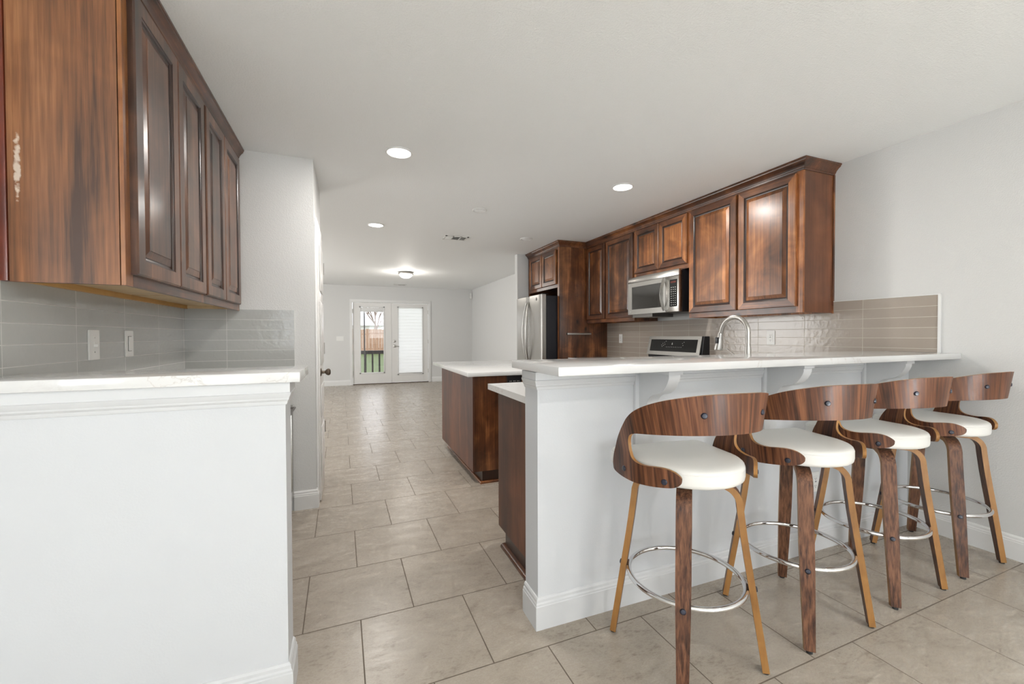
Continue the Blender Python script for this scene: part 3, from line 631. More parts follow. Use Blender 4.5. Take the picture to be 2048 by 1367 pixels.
# ------------------------------------------------------------------ pantry door (closed, in the side wall)
t = thing('door_2', None, None, (-.225, 3.63, 0), None, 'structure')
mb = MB(); mb.box(-.2245, -.209, 3.345, 3.405, 0, 2.04, .003); mb.box(-.2245, -.209, 3.855, 3.915, 0, 2.04, .003); mb.box(-.2245, -.208, 3.345, 3.915, 2.04, 2.10, .003); mb.build('casing', M['trim'], t)
mb = MB(); mb.box(-.2245, -.200, 3.41, 3.85, .01, 2.035, .002)
mb.build('door_leaf', M['door'], t)
for z0, z1 in ((.16, .55), (.62, .86), (1.02, 1.50), (1.58, 1.93)):
    mb = MB(); mb.box(-.2, -.192, 3.47, 3.79, z0, z1, .006, 2); mb.build('panel', M['door'], t)
for z in (.477, 1.135, 1.80):
    mb = MB(); mb.box(-.203, -.1965, 3.835, 3.868, z-.048, z+.048); mb.cyl((-.194, 3.852, z-.048), (-.194, 3.852, z+.048), .0065); mb.build('hinge', M['nickel'], t)
mb = MB(); mb.lathe([(.030, 0), (.030, .006), (.011, .012), (.010, .032), (.020, .040), (.026, .052), (.025, .062), (.016, .070), (0, .072)], (-.2, 3.462, .965), 24, XP); mb.build('door_knob', M['bronze'], t)

# ------------------------------------------------------------------ french doors
t = thing('door_1', None, None, (1.04, 11.27, 0), None, 'structure')
mb = MB(); mb.box(.03, .095, 11.18, 11.1995, 0, 2.085, .004); mb.box(1.985, 2.05, 11.18, 11.1995, 0, 2.085, .004); mb.box(.03, 2.05, 11.178, 11.1995, 2.085, 2.16, .004)
mb.build('casing', M['trim'], t)
mb = MB(); mb.box(.09, 1.99, 11.2, 11.34, -.01, .018); mb.build('threshold', M['bronze'], t, 0)
def leaf(x0, x1, gx0, gx1, gz0, gz1):
    mb = MB(); y0, y1 = 11.215, 11.26
    mb.box(x0, gx0, y0, y1, .025, 2.075); mb.box(gx1, x1, y0, y1, .025, 2.075); mb.box(gx0, gx1, y0, y1, .025, gz0); mb.box(gx0, gx1, y0, y1, gz1, 2.075)
    d = mb.build('door_leaf', M['door'], t, 0)
    f = MB(); e = .028
    f.box(gx0-e, gx0+.004, y0-.012, y0, gz0-e, gz1+e, .003); f.box(gx1-.004, gx1+e, y0-.012, y0, gz0-e, gz1+e, .003); f.box(gx0-e, gx1+e, y0-.012, y0, gz0-e, gz0+.004, .003); f.box(gx0-e, gx1+e, y0-.012, y0, gz1-.004, gz1+e, .003)
    f.build('glazing_frame', M['trim'], d)
    g = MB(); g.box(gx0, gx1, 11.238, 11.242, gz0, gz1); g.build('glass', M['glass'], d, 0); return d
dl = leaf(.10, 1.037, .285, .842, .30, 1.955); dr = leaf(1.043, 1.98, 1.215, 1.825, .24, 1.965)
mb = MB()
mb.box(.285, .842, 11.218, 11.236, 1.845, 1.95, .004); mb.build('raised_shade', M['trim'], dl)
bmx = MB(); n = 42; z0, z1 = .262, 1.963; pts = []
for i in range(n+1): pts.append((11.2225+(.006 if i % 2 else 0), z0+(z1-z0)*i/n))
pts2 = [(y+.002, z) for y, z in pts[::-1]]
vs = [(y, z) for y, z in pts]
tb = bmesh.new(); A = [(tb.verts.new((1.217, y, z)), tb.verts.new((1.823, y, z))) for y, z in pts]
for a, b_ in zip(A, A[1:]): tb.faces.new((a[0], a[1], b_[1], b_[0]))
bmx._in(tb); bmx.build('cellular_shade', M['shade'], dr, 0)
mb = MB(); mb.box(1.217, 1.823, 11.219, 11.233, .242, .264, .003); mb.build('shade_rail', M['nickel'], dr)
for z in (.30, 1.08, 1.86):
    for x in (.098, 1.982): mb = MB(); mb.cyl((x, 11.205, z-.05), (x, 11.205, z+.05), .009); mb.build('hinge', M['nickel'], t)
mb = MB(); mb.lathe([(.030, 0), (.030, .01), (.022, .016), (0, .017)], (1.115, 11.215, 1.09), 20, YM); mb.build('deadbolt', M['nickel'], t)
mb = MB(); mb.lathe([(.032, 0), (.032, .01), (.012, .02), (.012, .045), (0, .047)], (1.115, 11.215, .965), 20, YM); mb.tube([(1.115, 11.172, .965), (1.16, 11.170, .966), (1.225, 11.174, .958)], .009); mb.build('lever_handle', M['nickel'], t)
mb = MB(); mb.box(1.036, 1.044, 11.262, 11.275, .02, 2.07); mb.build('astragal', M['door'], t, 0)

# ------------------------------------------------------------------ ceiling fittings
LED_W = 17
def downlight(x, y, r, lit, label, group):
    t = thing('recessed_light', label, 'light', (x, y, H_), group)
    mb = MB(); mb.lathe([(r+.014, 0), (r+.014, -.004), (r+.004, -.009), (r, -.006), (r, 0)], (x, y, H_), 40, (0, 0, 1), False); mb.build('trim_ring', M['trim'], t)
    if lit: mb = MB(); mb.lathe([(0, -.007), (r, -.006), (r, -.001)], (x, y, H_), 40, (0, 0, 1), False); mb.build('diffuser', M['led'], t)
    if lit:
        l = bpy.data.lights.new('downlight_lamp', 'AREA'); l.shape = 'DISK'; l.size = r*1.8; l.energy = LED_W if y > 0 else 17; l.color = (1, .965, .92)
        lo_ = bpy.data.objects.new('downlight_lamp', l); lo_.location = (x, y, H_-.012); COL.objects.link(lo_)
    else:
        mb = MB(); mb.lathe([(r, -.003), (r*.86, -.002), (r*.80, -.007), (r*.5, -.012), (0, -.014)], (x, y, H_), 40, (0, 0, 1), False); mb.build('grille', M['ceiling'], t)
downlight(.335, 2.972, .077, True, 'lit round ceiling light nearest the camera, left of centre', 'lit round ceiling lights')
downlight(2.185, 2.98, .077, True, 'lit round ceiling light above the bar end, beside the right cabinets', 'lit round ceiling lights')
downlight(.30, 5.0, .077, True, 'lit round ceiling light farther down the walkway on the left', 'lit round ceiling lights')
for xx, yy in ((.3, -1.2), (2.3, -1.2), (.3, -3.8), (2.3, -3.8)): downlight(xx, yy, .077, True, 'added unseen ceiling light above the dining end of the room', 'added ceiling lights of the dining end')  # unseen dining lights, added to brighten the near end
downlight(1.24, 4.05, .06, False, 'unlit round ceiling fitting between the lit lights and the vent', 'unlit round ceiling fittings')
downlight(2.178, 5.03, .068, False, 'unlit round ceiling fitting near the refrigerator cabinet', 'unlit round ceiling fittings')
def vent(x, y, lx, ly, label):
    t = thing('ceiling_vent', label, 'vent', (x, y, H_))
    mb = MB(); f = .022
    mb.box(x-lx/2, x+lx/2, y-ly/2, y-ly/2+f, H_-.008, H_-.0005); mb.box(x-lx/2, x+lx/2, y+ly/2-f, y+ly/2, H_-.008, H_-.0005)
    mb.box(x-lx/2, x-lx/2+f, y-ly/2, y+ly/2, H_-.008, H_-.0005); mb.box(x+lx/2-f, x+lx/2, y-ly/2, y+ly/2, H_-.008, H_-.0005)
    for k in (1, 2): xx = x-lx/2+lx*k/3; mb.box(xx-.006, xx+.006, y-ly/2, y+ly/2, H_-.008, H_-.0005)
    mb.build('frame', M['plastic'], t, 0)
    B(x-lx/2+f, x+lx/2-f, y-ly/2+f, y+ly/2-f, H_-.002, H_-.0003, 'duct_opening', M['slot'], t)
    mb = MB(); n = 7
    for j in range(3):
        a0 = x-lx/2+lx*j/3+(f if j == 0 else .006); a1 = x-lx/2+lx*(j+1)/3-(f if j == 2 else .006); ang = (-.9, .0, .9)[j]
        if j == 1:
            for i in range(n): yy = y-ly/2+f+(ly-2*f)*(i+.5)/n; mb.poly([(-.006, -.004), (.006, .003), (.006, .004), (-.006, -.003)], lambda p, q, k, yy=yy: (a0+(a1-a0)*k, yy+p, H_-.006+q))
        else:
            for i in range(6): xx = a0+(a1-a0)*(i+.5)/6; s = 1 if j == 2 else -1; mb.poly([(-.006, -.004), (.006, .003), (.006, .004), (-.006, -.003)], lambda p, q, k, xx=xx, s=s: (xx+p*s, y-ly/2+f+(ly-2*f)*k, H_-.006+q))
    mb.build('louvres', M['plastic'], t, 0)
vent(1.30, 5.30, .30, .20, 'white ceiling air vent in the kitchen, right of the walkway lights')
vent(1.20, 10.66, .30, .20, 'far ceiling air vent in front of the french doors')
t = thing('ceiling_dome_light', 'lit frosted dome ceiling lamp in the far living room', 'light', (1.07, 8.5, H_))
mb = MB(); mb.lathe([(.135, 0), (.14, -.012), (.15, -.03), (.148, -.045), (.128, -.05), (.12, -.02)], (1.07, 8.5, H_), 40, (0, 0, 1), False); mb.build('metal_rim', M['nickel'], t)
mb = MB(); mb.lathe([(.13, -.045), (.125, -.06), (.11, -.085), (.08, -.108), (.04, -.12), (.0, -.123)], (1.07, 8.5, H_), 40, (0, 0, 1), False); mb.build('glass_dome', M['dome'], t)
pl = bpy.data.lights.new('dome_bulb_glow', 'POINT'); pl.energy = 14; pl.shadow_soft_size = .1; pl.color = (1, .95, .88)
po = bpy.data.objects.new('dome_bulb_glow', pl); po.location = (1.07, 8.5, H_-.26); COL.objects.link(po)

# ------------------------------------------------------------------ microwave
t = thing('microwave', 'stainless over-range microwave with bowed handle and black keypad', 'microwave', (3.2, 3.575, 1.465))
y0, y1, z0, z1, xf = 3.182, 3.968, 1.468, 1.883, 2.985
B(3.03, 3.391, 3.19, 3.96, z0, 1.8845, 'body', M['black'], t, .003)
mb = MB(); mb.box(xf, 3.03, y0, y1, z1-.062, z1, .003); mb.build('vent_band', M['steel'], t)
yk = 3.36
mb = MB(); mb.mat(M['steel']); gz0, gz1 = z0+.055, z1-.11
mb.box(xf, 3.03, yk, y1, z0, gz0); mb.box(xf, 3.03, yk, y1, gz1, z1-.064); mb.box(xf, 3.03, 3.90, y1, gz0, gz1); mb.box(xf, 3.03, yk, 3.40, gz0, gz1)
mb.mat(M['ovenwin']); mb.box(xf+.003, 3.03, 3.40, 3.90, gz0, gz1); mb.build('door', None, t, 0)
mb = MB(); mb.mat(M['ovenwin']); mb.box(xf+.0015, xf+.004, 3.44, 3.865, gz0+.035, gz1-.035); mb.build('window_screen', None, t, 0)
mb = MB(); mb.mat(M['steel']); mb.box(xf, 3.03, y0, yk-.002, z0, z1-.064, .002); mb.build('control_side', None, t)
B(xf-.0015, xf+.001, 3.203, 3.303, gz0-.005, gz1+.012, 'keypad', M['blackglass'], t)
tag(B(xf-.0025, xf-.001, 3.218, 3.290, gz1-.022, gz1-.004, 'display', plain('clock_display', (.10, .02, .012), .2), t), 'dark red clock display')
mb = MB()
for i in range(9):
    for j in range(3): yy = 3.226+j*.027; zz = gz0+.012+i*.0215; mb.box(xf-.0022, xf-.001, yy-.006, yy+.006, zz-.003, zz+.003)
mb.build('keys', plain('key_legends', (.55, .55, .52), .5), t, 0)
mb = MB(); pth = []
for i in range(17): a = i/16; pth.append((xf-.004-.042*math.sin(PI*a)**.8, 3.375+.0*a, gz0-.035+(gz1-gz0+.07)*a))
mb.sweep(pth, lambda k: [(-.004, -.016), (.004, -.016), (.006, 0), (.004, .016), (-.004, .016)], None); mb.build('handle', M['steel'], t, 40)
mb = MB(); mb.lathe([(.010, 0), (.010, .0012), (0, .0013)], (xf, 3.925, z0+.028), 20, XM); mb.build('badge', M['nickel'], t)
B(3.02, 3.30, 3.60, 3.93, z0-.035, z0, 'underside_filter', M['steel_dark'], t)  # dark filter under the microwave, no lamp

# ------------------------------------------------------------------ range
t = thing('range', 'stainless freestanding range with black control display, behind the bar', 'range', (3.1, 3.59, 0))
ry0, ry1 = 3.203, 3.977
B(2.80, 3.375, ry0, ry1, .03, .922, 'body', M['steel_dark'], t, .003)
B(2.775, 3.30, ry0-.004, ry1+.004, .922, .944, 'cooktop', M['blackglass'], t, .004)
mb = MB(); mb.box(2.765, 2.80, ry0+.01, ry1-.01, .22, .80, .004); mb.build('oven_door', M['steel'], t)
mb = MB(); mb.box(2.76, 2.766, ry0+.12, ry1-.12, .32, .62); mb.build('oven_window', M['blackglass'], t)
mb = MB(); mb.tube([(2.765, ry0+.06, .76), (2.72, ry0+.06, .76), (2.72, ry1-.06, .76), (2.765, ry1-.06, .76)], .011); mb.build('oven_handle', M['steel'], t)
def bg_(y, s, d):    # point on the tilted backguard: s 0..1 upward, d outward
    x = 3.272+.045*s-d; return (x, y, 1.015+.208*s)
mb = MB(); mb.mat(M['black']); mb.poly([(3.30, .944), (3.389, .944), (3.389, 1.222), (3.322, 1.222), (3.286, 1.01)], lambda a, b_, k: (a, 3.187+.80*k, b_)); mb.build('backguard_body', None, t, 0)
mb = MB(); mb.mat(M['steel']); q = [(3.205, 0), (3.989, 0), (3.989, 1), (3.205, 1)]
mb.poly(q, lambda a, b_, k: bg_(a, b_, .012*k-.004)); mb.build('backguard_face', None, t, 0)
mb = MB(); mb.mat(M['blackglass']); q = [(3.250, .2), (3.945, .2), (3.945, .83), (3.250, .83)]
mb.poly(q, lambda a, b_, k: bg_(a, b_, .008+.0015*k)); mb.build('control_glass', None, t, 0)
mb = MB()
for (yy, ss) in [(3.60+.0*k, .62) for k in range(1)]: mb.poly([(yy-.008, ss-.06), (yy+.008, ss-.06), (yy, ss+.06)], lambda a, b_, k: bg_(a, b_, .0095+.0006*k))
for k in range(9): yy = 3.68-.027*k; mb.poly([(yy-.003, .42), (yy+.003, .42), (yy+.003, .45), (yy-.003, .45)], lambda a, b_, q_: bg_(a, b_, .0095+.0006*q_))
for yy, ss in ((3.72, .66), (3.745, .6), (3.76, .52), (3.73, .5), (3.45, .62), (3.44, .52), (3.70, .72), (3.43, .68), (3.75, .44), (3.71, .56)): mb.poly([(yy-.004, ss), (yy+.004, ss), (yy+.004, ss+.025), (yy-.004, ss+.025)], lambda a, b_, q_: bg_(a, b_, .0095+.0006*q_))
mb.build('control_legends', plain('legend_print', (.6, .6, .58), .5), t, 0)

# ------------------------------------------------------------------ refrigerator
t = thing('refrigerator', 'stainless french-door refrigerator with curved handles and dark side', 'refrigerator', (2.9, 5.5, 0))
B(2.485, 3.33, 5.075, 5.955, .02, 1.775, 'body', M['fridge_side'], t, .004)
def fdoor(y0, y1, zb, zt):
    mb = MB(); n = 10; pts = [(2.478, y0), (2.478, y1)]
    fr = []
    for i in range(n+1):
        a = i/n; yy = y1+(y0-y1)*a; e = min(a, 1-a)*(y1-y0); fr.append((2.408+(.012*(1-min(e/.03, 1))**2), yy))
    mb.poly(pts+fr, lambda a, b_, k: (a, b_, zb+(zt-zb)*k)); return mb.build('door', M['steel'], t, 30)
fdoor(5.065, 5.512, .70, 1.79); fdoor(5.518, 5.965, .70, 1.79)
mb = MB(); mb.box(2.41, 2.478, 5.065, 5.965, .06, .69, .006); mb.build('freezer_drawer', M['steel'], t)
for s in (-1, 1):
    mb = MB(); pth = []
    for i in range(25):
        a = i/24; b_ = math.sin(PI*a)**.75; pth.append((2.405-.055*b_, 5.515+s*(.028+.030*b_), .84+.87*a))
    mb.sweep(pth, lambda k: [(.009*math.cos(q*PI/5), .013*math.sin(q*PI/5)) for q in range(10)], None); mb.build('handle', M['steel'], t, 60)
mb = MB(); mb.tube([(2.41, 5.12, .62), (2.36, 5.12, .62), (2.36, 5.91, .62), (2.41, 5.91, .62)], .011); mb.build('drawer_handle', M['steel'], t)
mb = MB(); mb.mat(M['steel_dark']); mb.lathe([(.021, 0), (.021, .002), (.018, .003), (0, .003)], (2.408, 5.22, 1.735), 28, XM)
mb.mat(M['steel']); ring = [(2.404, 5.22+.0135*math.cos(a*PI/10), 1.735+.0135*math.sin(a*PI/10)) for a in range(20)]; mb.tube(ring, .0012, 6, True)
for s in (-1, 1): mb.tube([(2.404, 5.22+s*.008, 1.741), (2.404, 5.22+s*.003, 1.744), (2.404, 5.22+s*.002, 1.735), (2.404, 5.22+s*.007, 1.728), (2.404, 5.22+s*.001, 1.726)], .0009, 5)
mb.build('badge', None, t)
mb = MB(); mb.box(2.43, 2.52, 5.075, 5.12, 1.79, 1.80, .003); mb.build('hinge_cover', M['black'], t); mb = MB(); mb.box(2.43, 2.52, 5.91, 5.955, 1.79, 1.80, .003); mb.build('hinge_cover', M['black'], t)

# ------------------------------------------------------------------ faucet
t = thing('faucet', 'brushed nickel gooseneck pull-down faucet rising behind the bar counter', 'faucet', (2.29, 1.86, .936))
mb = MB(); mb.lathe([(.027, 0), (.027, .012), (.022, .016), (.021, .10), (.0185, .11), (.0165, .23)], (2.29, 1.86, .936), 24); mb.build('base', M['nickel'], t)
pth = [(2.29, 1.86, 1.14), (2.29, 1.86, 1.20), (2.29, 1.86, 1.252)]
for i in range(1, 17): a = PI*i/16*.93; pth.append((2.29, 1.86+.098*(1-math.cos(a)), 1.252+.098*math.sin(a)))
pth += [(2.29, 2.064, 1.245)]
mb = MB(); mb.tube(pth, .0142, 16); mb.build('neck', M['nickel'], t)
mb = MB(); mb.lathe([(.0150, 0), (.0165, .008), (.0165, .03), (.021, .065), (.0275, .10), (.028, .113), (.023, .116)], (2.29, 2.064, 1.252), 24, (0, .16, -1)); sh = mb.build('spray_head', M['nickel'], t)
mb = MB(); mb.box(2.264, 2.273, 2.062, 2.084, 1.182, 1.222, .0025); mb.build('spray_button', M['black'], sh)
mb = MB(); pth = [(2.29, 1.885, 1.02), (2.29, 1.925, 1.06), (2.29, 1.965, 1.115), (2.29, 2.01, 1.145), (2.29, 2.05, 1.143)]
mb.sweep(pth, lambda k: [((.007-.0005*k)*math.cos(q*PI/5), (.006-.0008*k)*math.sin(q*PI/5)) for q in range(10)], None); mb.build('lever', M['nickel'], t, 60)
# sink bowl rim behind the bar
mb = MB()
for q in ((1.965, 1.982, 2.005, 2.385), (2.598, 2.615, 2.005, 2.385), (1.982, 2.598, 2.005, 2.022), (1.982, 2.598, 2.368, 2.385)): mb.box(*q, .9355, .9385)
for q in ((1.9805, 1.983, 2.0205, 2.3695), (2.597, 2.5995, 2.0205, 2.3695), (1.983, 2.597, 2.0205, 2.023), (1.983, 2.597, 2.367, 2.3695)): mb.box(*q, .9025, .9355)
mb.box(1.981, 2.599, 2.021, 2.369, .9005, .9025); mb.cyl((2.29, 2.2, .9025), (2.29, 2.2, .9045), .045, 24)
tag(mb.build('sink', M['steel'], None, 30), 'stainless sink set in the lower counter behind the bar', 'sink')

# ------------------------------------------------------------------ bar stools
RS, SL = .232, .115
def ucurve(s):
    """plan curve of the bent back: s arc length from rear centre (signed); returns x, y, nx, ny"""
    a = abs(s); sg = 1 if s >= 0 else -1; q = RS*PI/2
    if a <= q: al = a/RS; x, y, nx, ny = RS*math.sin(al), -RS*math.cos(al), math.sin(al), -math.cos(al)
    else: x, y, nx, ny = RS, a-q, 1., 0.
    return sg*x, y, sg*nx, ny
def catmull(P, n):
    out = []
    for i in range(len(P)-1):
        p0, p1, p2, p3 = P[max(i-1, 0)], P[i], P[i+1], P[min(i+2, len(P)-1)]
        for j in range(n):
            t_ = j/n
            out.append(tuple(.5*((2*b)+(-a+c)*t_+(2*a-5*b+4*c-d)*t_*t_+(-a+3*b-3*c+d)*t_**3) for a, b, c, d in zip(p0, p1, p2, p3)))
    out.append(tuple(P[-1])); return out
QS = RS*PI/2
OUT = catmull([(0, 1.048), (.10, 1.043), (.19, 1.024), (.26, .998), (.325, .960), (.385, .905), (.435, .848), (.468, .795), (.484, .750), (.484, .718), (.472, .702), (.42, .695), (.35, .697), (.28, .704), (.22, .712), (.185, .720), (.166, .735), (.163, .752)], 5)
INN = catmull([(0, .910), (.10, .907), (.20, .899), (.28, .889), (.325, .881), (.352, .868), (.364, .845), (.366, .822), (.364, .805), (.356, .789), (.340, .778), (.315, .773), (.285, .773), (.255, .777), (.225, .779), (.20, .776), (.18, .768), (.166, .757)], 5)
def backrest(parent):
    mb = MB(); bm = mb.bm; uvl = bm.loops.layers.uv.new('UVMap'); T = .0125; NR = 7
    def pos(s, z, o):
        x, y, nx, ny = ucurve(s); fl = max(0, z-.80)*.14+o; return Vector((x+nx*fl, y+ny*fl, z))
    cols = []
    K = len(OUT)
    full = [(-1, k) for k in range(K-1, 0, -1)]+[(1, k) for k in range(K)]
    for sg, k in full:
        (s1, z1), (s2, z2) = OUT[k], INN[k]
        cols.append([(sg*(s1+(s2-s1)*r/NR), z1+(z2-z1)*r/NR) for r in range(NR+1)])
    V = [[[bm.verts.new(pos(s, z, o)) for s, z in c] for c in cols] for o in (0, T)]
    def face(vl, uvs, mi):
        f = bm.faces.new(vl); f.material_index = mi
        for l, u in zip(f.loops, uvs): l[uvl].uv = u
    n = len(cols)
    tl = lambda s, z: (s+.12*z, z)
    for c in range(n-1):
        for r in range(NR):
            idx = [(c, r), (c+1, r), (c+1, r+1), (c, r+1)]; uvs = [tl(*cols[a][b]) for a, b in idx]
            face([V[1][a][b] for a, b in idx], uvs, 0); face([V[0][a][b] for a, b in idx][::-1], uvs[::-1], 0)
        for r in (0, NR): face([V[0][c][r], V[0][c+1][r], V[1][c+1][r], V[1][c][r]], [(0, 0), (.01, 0), (.01, .01), (0, .01)], 1)
    for c in (0, n-1):
        for r in range(NR): face([V[0][c][r], V[0][c][r+1], V[1][c][r+1], V[1][c][r]], [(0, 0), (.01, 0), (.01, .01), (0, .01)], 1)
    bmesh.ops.recalc_face_normals(bm, faces=bm.faces)
    mb.mats = [M['walnut'], M['ply']]
    b = mb.build('backrest', None, parent, 40)
    return b, pos
def make_stool():
    t = thing('bar_stool', '', 'stool', (0, 0, 0), 'walnut bar stools at the counter')
    # seat
    def outline(ins):
        if ins > .035:
            k_ = 1-(ins-.022)/.2; return [(x*k_, .01+(y-.01)*k_) for x, y in outline(.022)]
        pts = []
        rr = .207-ins
        for i in range(25): a = PI+PI*i/24; pts.append((rr*math.cos(a), rr*math.sin(a)))
        pts.append((.214-ins, .08)); cx, cy, cr = .186, .166, .038
        for i in range(9): a = i*PI/2/8; pts.append((cx+(cr-ins)*math.cos(a), cy+(cr-ins)*math.sin(a)) if ins < .04 else (cx-(ins-.04)+.006*math.cos(a), cy-(ins-.04)+.006*math.sin(a)))
        pts.append((.0, cy+cr-ins+.006))
        for i in range(9): a = PI/2+i*PI/2/8; pts.append((-cx+(cr-ins)*math.cos(a), cy+(cr-ins)*math.sin(a)) if ins < .04 else (-cx+(ins-.04)+.006*math.cos(a), cy-(ins-.04)+.006*math.sin(a)))
        pts.append((-.214+ins, .08)); return pts
    mb = MB(); bm = mb.bm; rings = []
    for ins, z in ((.030, .692), (.010, .694), (.002, .700), (0, .710), (0, .742), (.003, .7445), (.0035, .7455), (.002, .747), (.004, .752), (.010, .757), (.022, .7615), (.045, .765), (.09, .768), (.15, .769)):
        rings.append([bm.verts.new((x, y, z+.012)) for x, y in outline(ins)])
    for A, B_ in zip(rings, rings[1:]):
        for i in range(len(A)): j = (i+1) % len(A); bm.faces.new((A[i], A[j], B_[j], B_[i]))
    bm.faces.new(rings[0][::-1]); bm.faces.new(rings[-1]); bmesh.ops.recalc_face_normals(bm, faces=bm.faces)
    seat = mb.build('seat', M['leather'], t, 50)
    mb = MB(); mb.lathe([(.11, .694), (.11, .7045)], (0, 0, 0), 32); mb.lathe([(.05, .665), (.05, .694)], (0, 0, 0), 24); mb.build('swivel_plate', M['black'], t)
    bk, pos = backrest(t)
    def cap(s, z, o=.0125):
        p = pos(s, z, o); x, y, nx, ny = ucurve(s)
        mb = MB(); mb.lathe([(.0105, 0), (.0105, .003), (.008, .0065), (0, .008)], p-Vector((nx, ny, 0))*.001, 16, (nx, ny, .0)); mb.build('bolt_cap', M['cap'], bk)
    for sg in (-1, 1): cap(sg*.105, .975); cap(sg*.218, .733); cap(sg*.400, .730)
    # legs
    pr_ = [(.03, .680), (.075, .680), (.118, .679)]
    for i in range(1, 8): a = i*PI/2/8; pr_.append((.118+.070*math.sin(a), .609+.070*math.cos(a)))
    pr_ += [(.190, .59), (.201, .5), (.2155, .40), (.231, .30), (.2465, .2), (.262, .1), (.2755, .010)]
    n = len(pr_)
    for q in range(4):
        an = PI/4+q*PI/2; c_, s_ = math.cos(an), math.sin(an); path = [(r*c_, r*s_, z) for r, z in pr_]
        mb = MB(); tb = bmesh.new(); rg = []
        side = Vector((-s_, c_, 0))
        for k in range(n):
            a = Vector(path[max(k-1, 0)]); b = Vector(path[min(k+1, n-1)]); d = (b-a).normalized(); nn = side.cross(d).normalized()
            if nn.dot(Vector((c_, s_, .3))) < 0: nn = -nn
            z = path[k][2]; wd_ = .026+(.0 if z < .6 else 0)-(0 if z > .35 else (.35-z)*.022); hh = .0115
            if k < 2: wd_ = .020
            p = Vector(path[k]); rg.append([tb.verts.new(p+side*u+nn*v) for u, v in ((-wd_, -hh), (wd_, -hh), (wd_, hh), (-wd_, hh))])
        for A, B_ in zip(rg, rg[1:]):
            for i in range(4): f = tb.faces.new((A[i], A[(i+1) % 4], B_[(i+1) % 4], B_[i])); f.material_index = 0 if i in (0, 2) else 1
        tb.faces.new(rg[0][::-1]); tb.faces.new(rg[-1]); bmesh.ops.recalc_face_normals(tb, faces=tb.faces)
        mb.bm.free(); mb.bm = tb; mb.mats = [M['walnutleg'], M['ply']]
        lg = mb.build('leg', None, t, 30)
        mb = MB(); mb.lathe([(.011, 0), (.011, .011)], (.276*c_, .276*s_, 0), 14); mb.build('rubber_foot', M['rubber'], lg)
        mb = MB(); mb.lathe([(.010, 0), (.010, .003), (.0075, .006), (0, .0075)], (.242*c_, .242*s_, .302), 16, (c_, s_, .18)); mb.build('bolt_cap', M['cap'], lg)
    mb = MB(); ring = [(.2105*math.cos(a*PI/36), .2105*math.sin(a*PI/36), .300) for a in range(72)]; mb.tube(ring, .0095, 14, True); mb.build('foot_ring', M['chrome'], t, 60)
    return t
def copy_tree(o, parent=None):
    c = o.copy(); COL.objects.link(c); c.parent = parent
    for ch in list(o.children): copy_tree(ch, c)
    return c
proto = make_stool()
STOOLS = [((1.218, 1.262), -.10, 'walnut swivel bar stool with white seat, nearest the camera'), ((1.856, 1.268), -.13, 'walnut swivel bar stool with white seat, second from the left'),
          ((2.483, 1.300), -.07, 'walnut swivel bar stool with white seat, third from the left'), ((3.085, 1.312), 0, 'walnut swivel bar stool with white seat, beside the right wall')]
for i, ((x, y), rz, lab) in enumerate(STOOLS):
    o = proto if i == 0 else copy_tree(proto)
    o.location = (x, y, 0); o['label'] = lab
    for ch in o.children:      # the seat and back swivel on the base
        if ch.name.split('.')[0] in ('seat', 'backrest', 'swivel_plate'): ch.rotation_euler = (0, 0, rz)

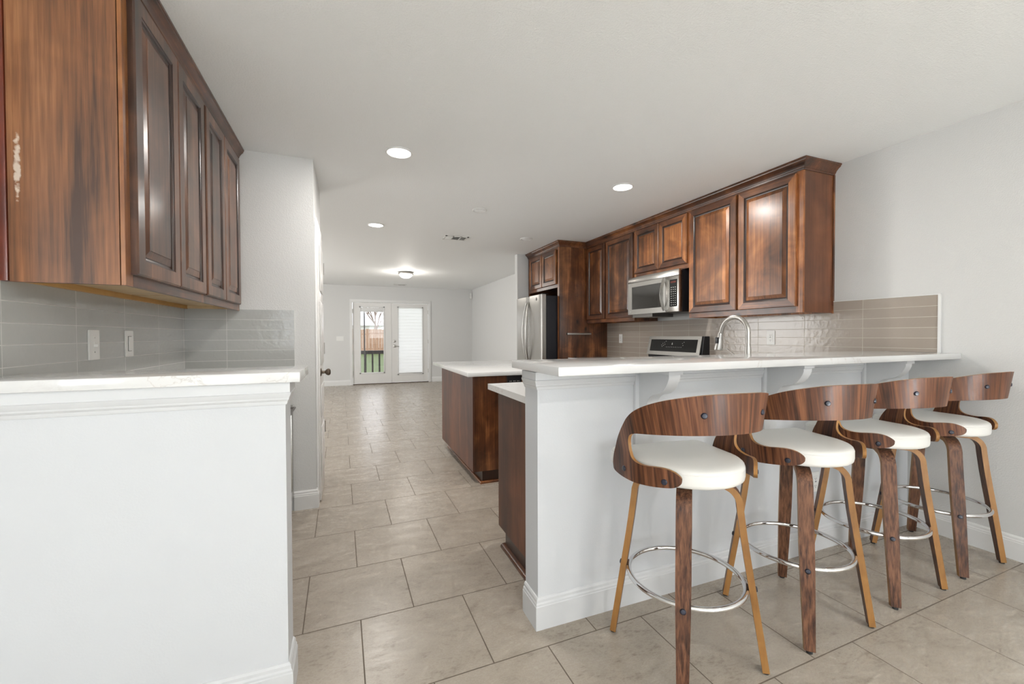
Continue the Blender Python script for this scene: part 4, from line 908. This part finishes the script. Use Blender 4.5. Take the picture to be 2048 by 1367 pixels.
# ------------------------------------------------------------------ outdoors behind the french doors
S(B(-6, 8, 11.34, 13.9, -.12, -.02, 'floor_porch', M['concrete']))
tag(B(-40, 50, 13.9, 60, -.25, -.125, 'lawn', M['grass']), 'green lawn behind the dark porch railing', 'lawn', None, 'stuff')
t = thing('porch_railing', 'dark porch railing with square balusters outside the french doors', 'railing', (1.5, 13.0, -.02))
mb = MB(); mb.box(-2, 5, 12.95, 13.05, .70, .80); mb.build('top_rail', M['porchblack'], t, 0)
mb = MB(); mb.box(-2, 5, 12.97, 13.03, .02, .07); mb.build('bottom_rail', M['porchblack'], t, 0)
for i in range(34):
    x = -1.9+i*.195+.02; B(x-.024, x+.024, 12.98, 13.02, .07, .70, 'baluster', M['porchblack'], t)
t = thing('porch_post', 'slim dark post in front of the railing outside the left glass', 'post', (.41, 12.4, -.02))
mb = MB(); mb.cyl((.415, 12.4, -.02), (.415, 12.4, 2.6), .018); mb.build('pole', M['porchblack'], t)
t = thing('wood_fence', 'tan wooden privacy fence at the back of the lawn', 'fence', (2, 33, -.12))
random.seed(3)
mb = MB(); mb.mat(M['fence'])
for i in range(90): x = -8+i*.23; h = 1.72+random.uniform(-.03, .03); mb.box(x, x+.215, 33, 33.03, -.12, h)
mb.build('pickets', None, t, 0); B(-8, 12.7, 33.03, 33.08, 1.3, 1.4, 'rail', M['fence'], t); B(-8, 12.7, 33.03, 33.08, .2, .3, 'rail', M['fence'], t)
def tree(x, y, h, seed, label):
    random.seed(seed); mb = MB()
    def br(p, d, L, r, lev):
        q = p+d*L; mid = (p+q)/2+Vector((random.uniform(-1, 1), random.uniform(-1, 1), 0))*L*.06
        mb.tube([p, mid, q], lambda k: r*(1-.18*k), 5)
        if lev == 0: return
        for _ in range(4 if lev > 3 else 3):
            nd = (d+Vector((random.uniform(-.8, .8), random.uniform(-.8, .8), random.uniform(-.1, .6)))).normalized(); br(q if random.random() < .6 else mid, nd, L*random.uniform(.6, .85), r*.62, lev-1)
    br(Vector((x, y, -.10)), Vector((0, 0, 1)), h*.26, h*.011, 6)
    tag(mb.build('bare_tree', M['bark'], None, 60), label, 'tree')
tree(2.0, 35, 8.5, 8, 'bare branching tree rising before the fence, right side of the left glass')
t = thing('neighbour_house', 'pale neighbouring house beyond the wooden fence', 'house', (0, 45, -.12))
B(-9, 3, 42, 50, -.12, 2.2, 'wall', M['siding'], t)
mb = MB(); mb.poly([(41.5, 2.2), (50.5, 2.2), (46, 3.6)], lambda a, b_, k: (-9.5+13*k, a, b_)); mb.build('roof', M['roofing'], t, 0)

for o in bpy.data.objects:
    if '_o' in o: del o['_o']
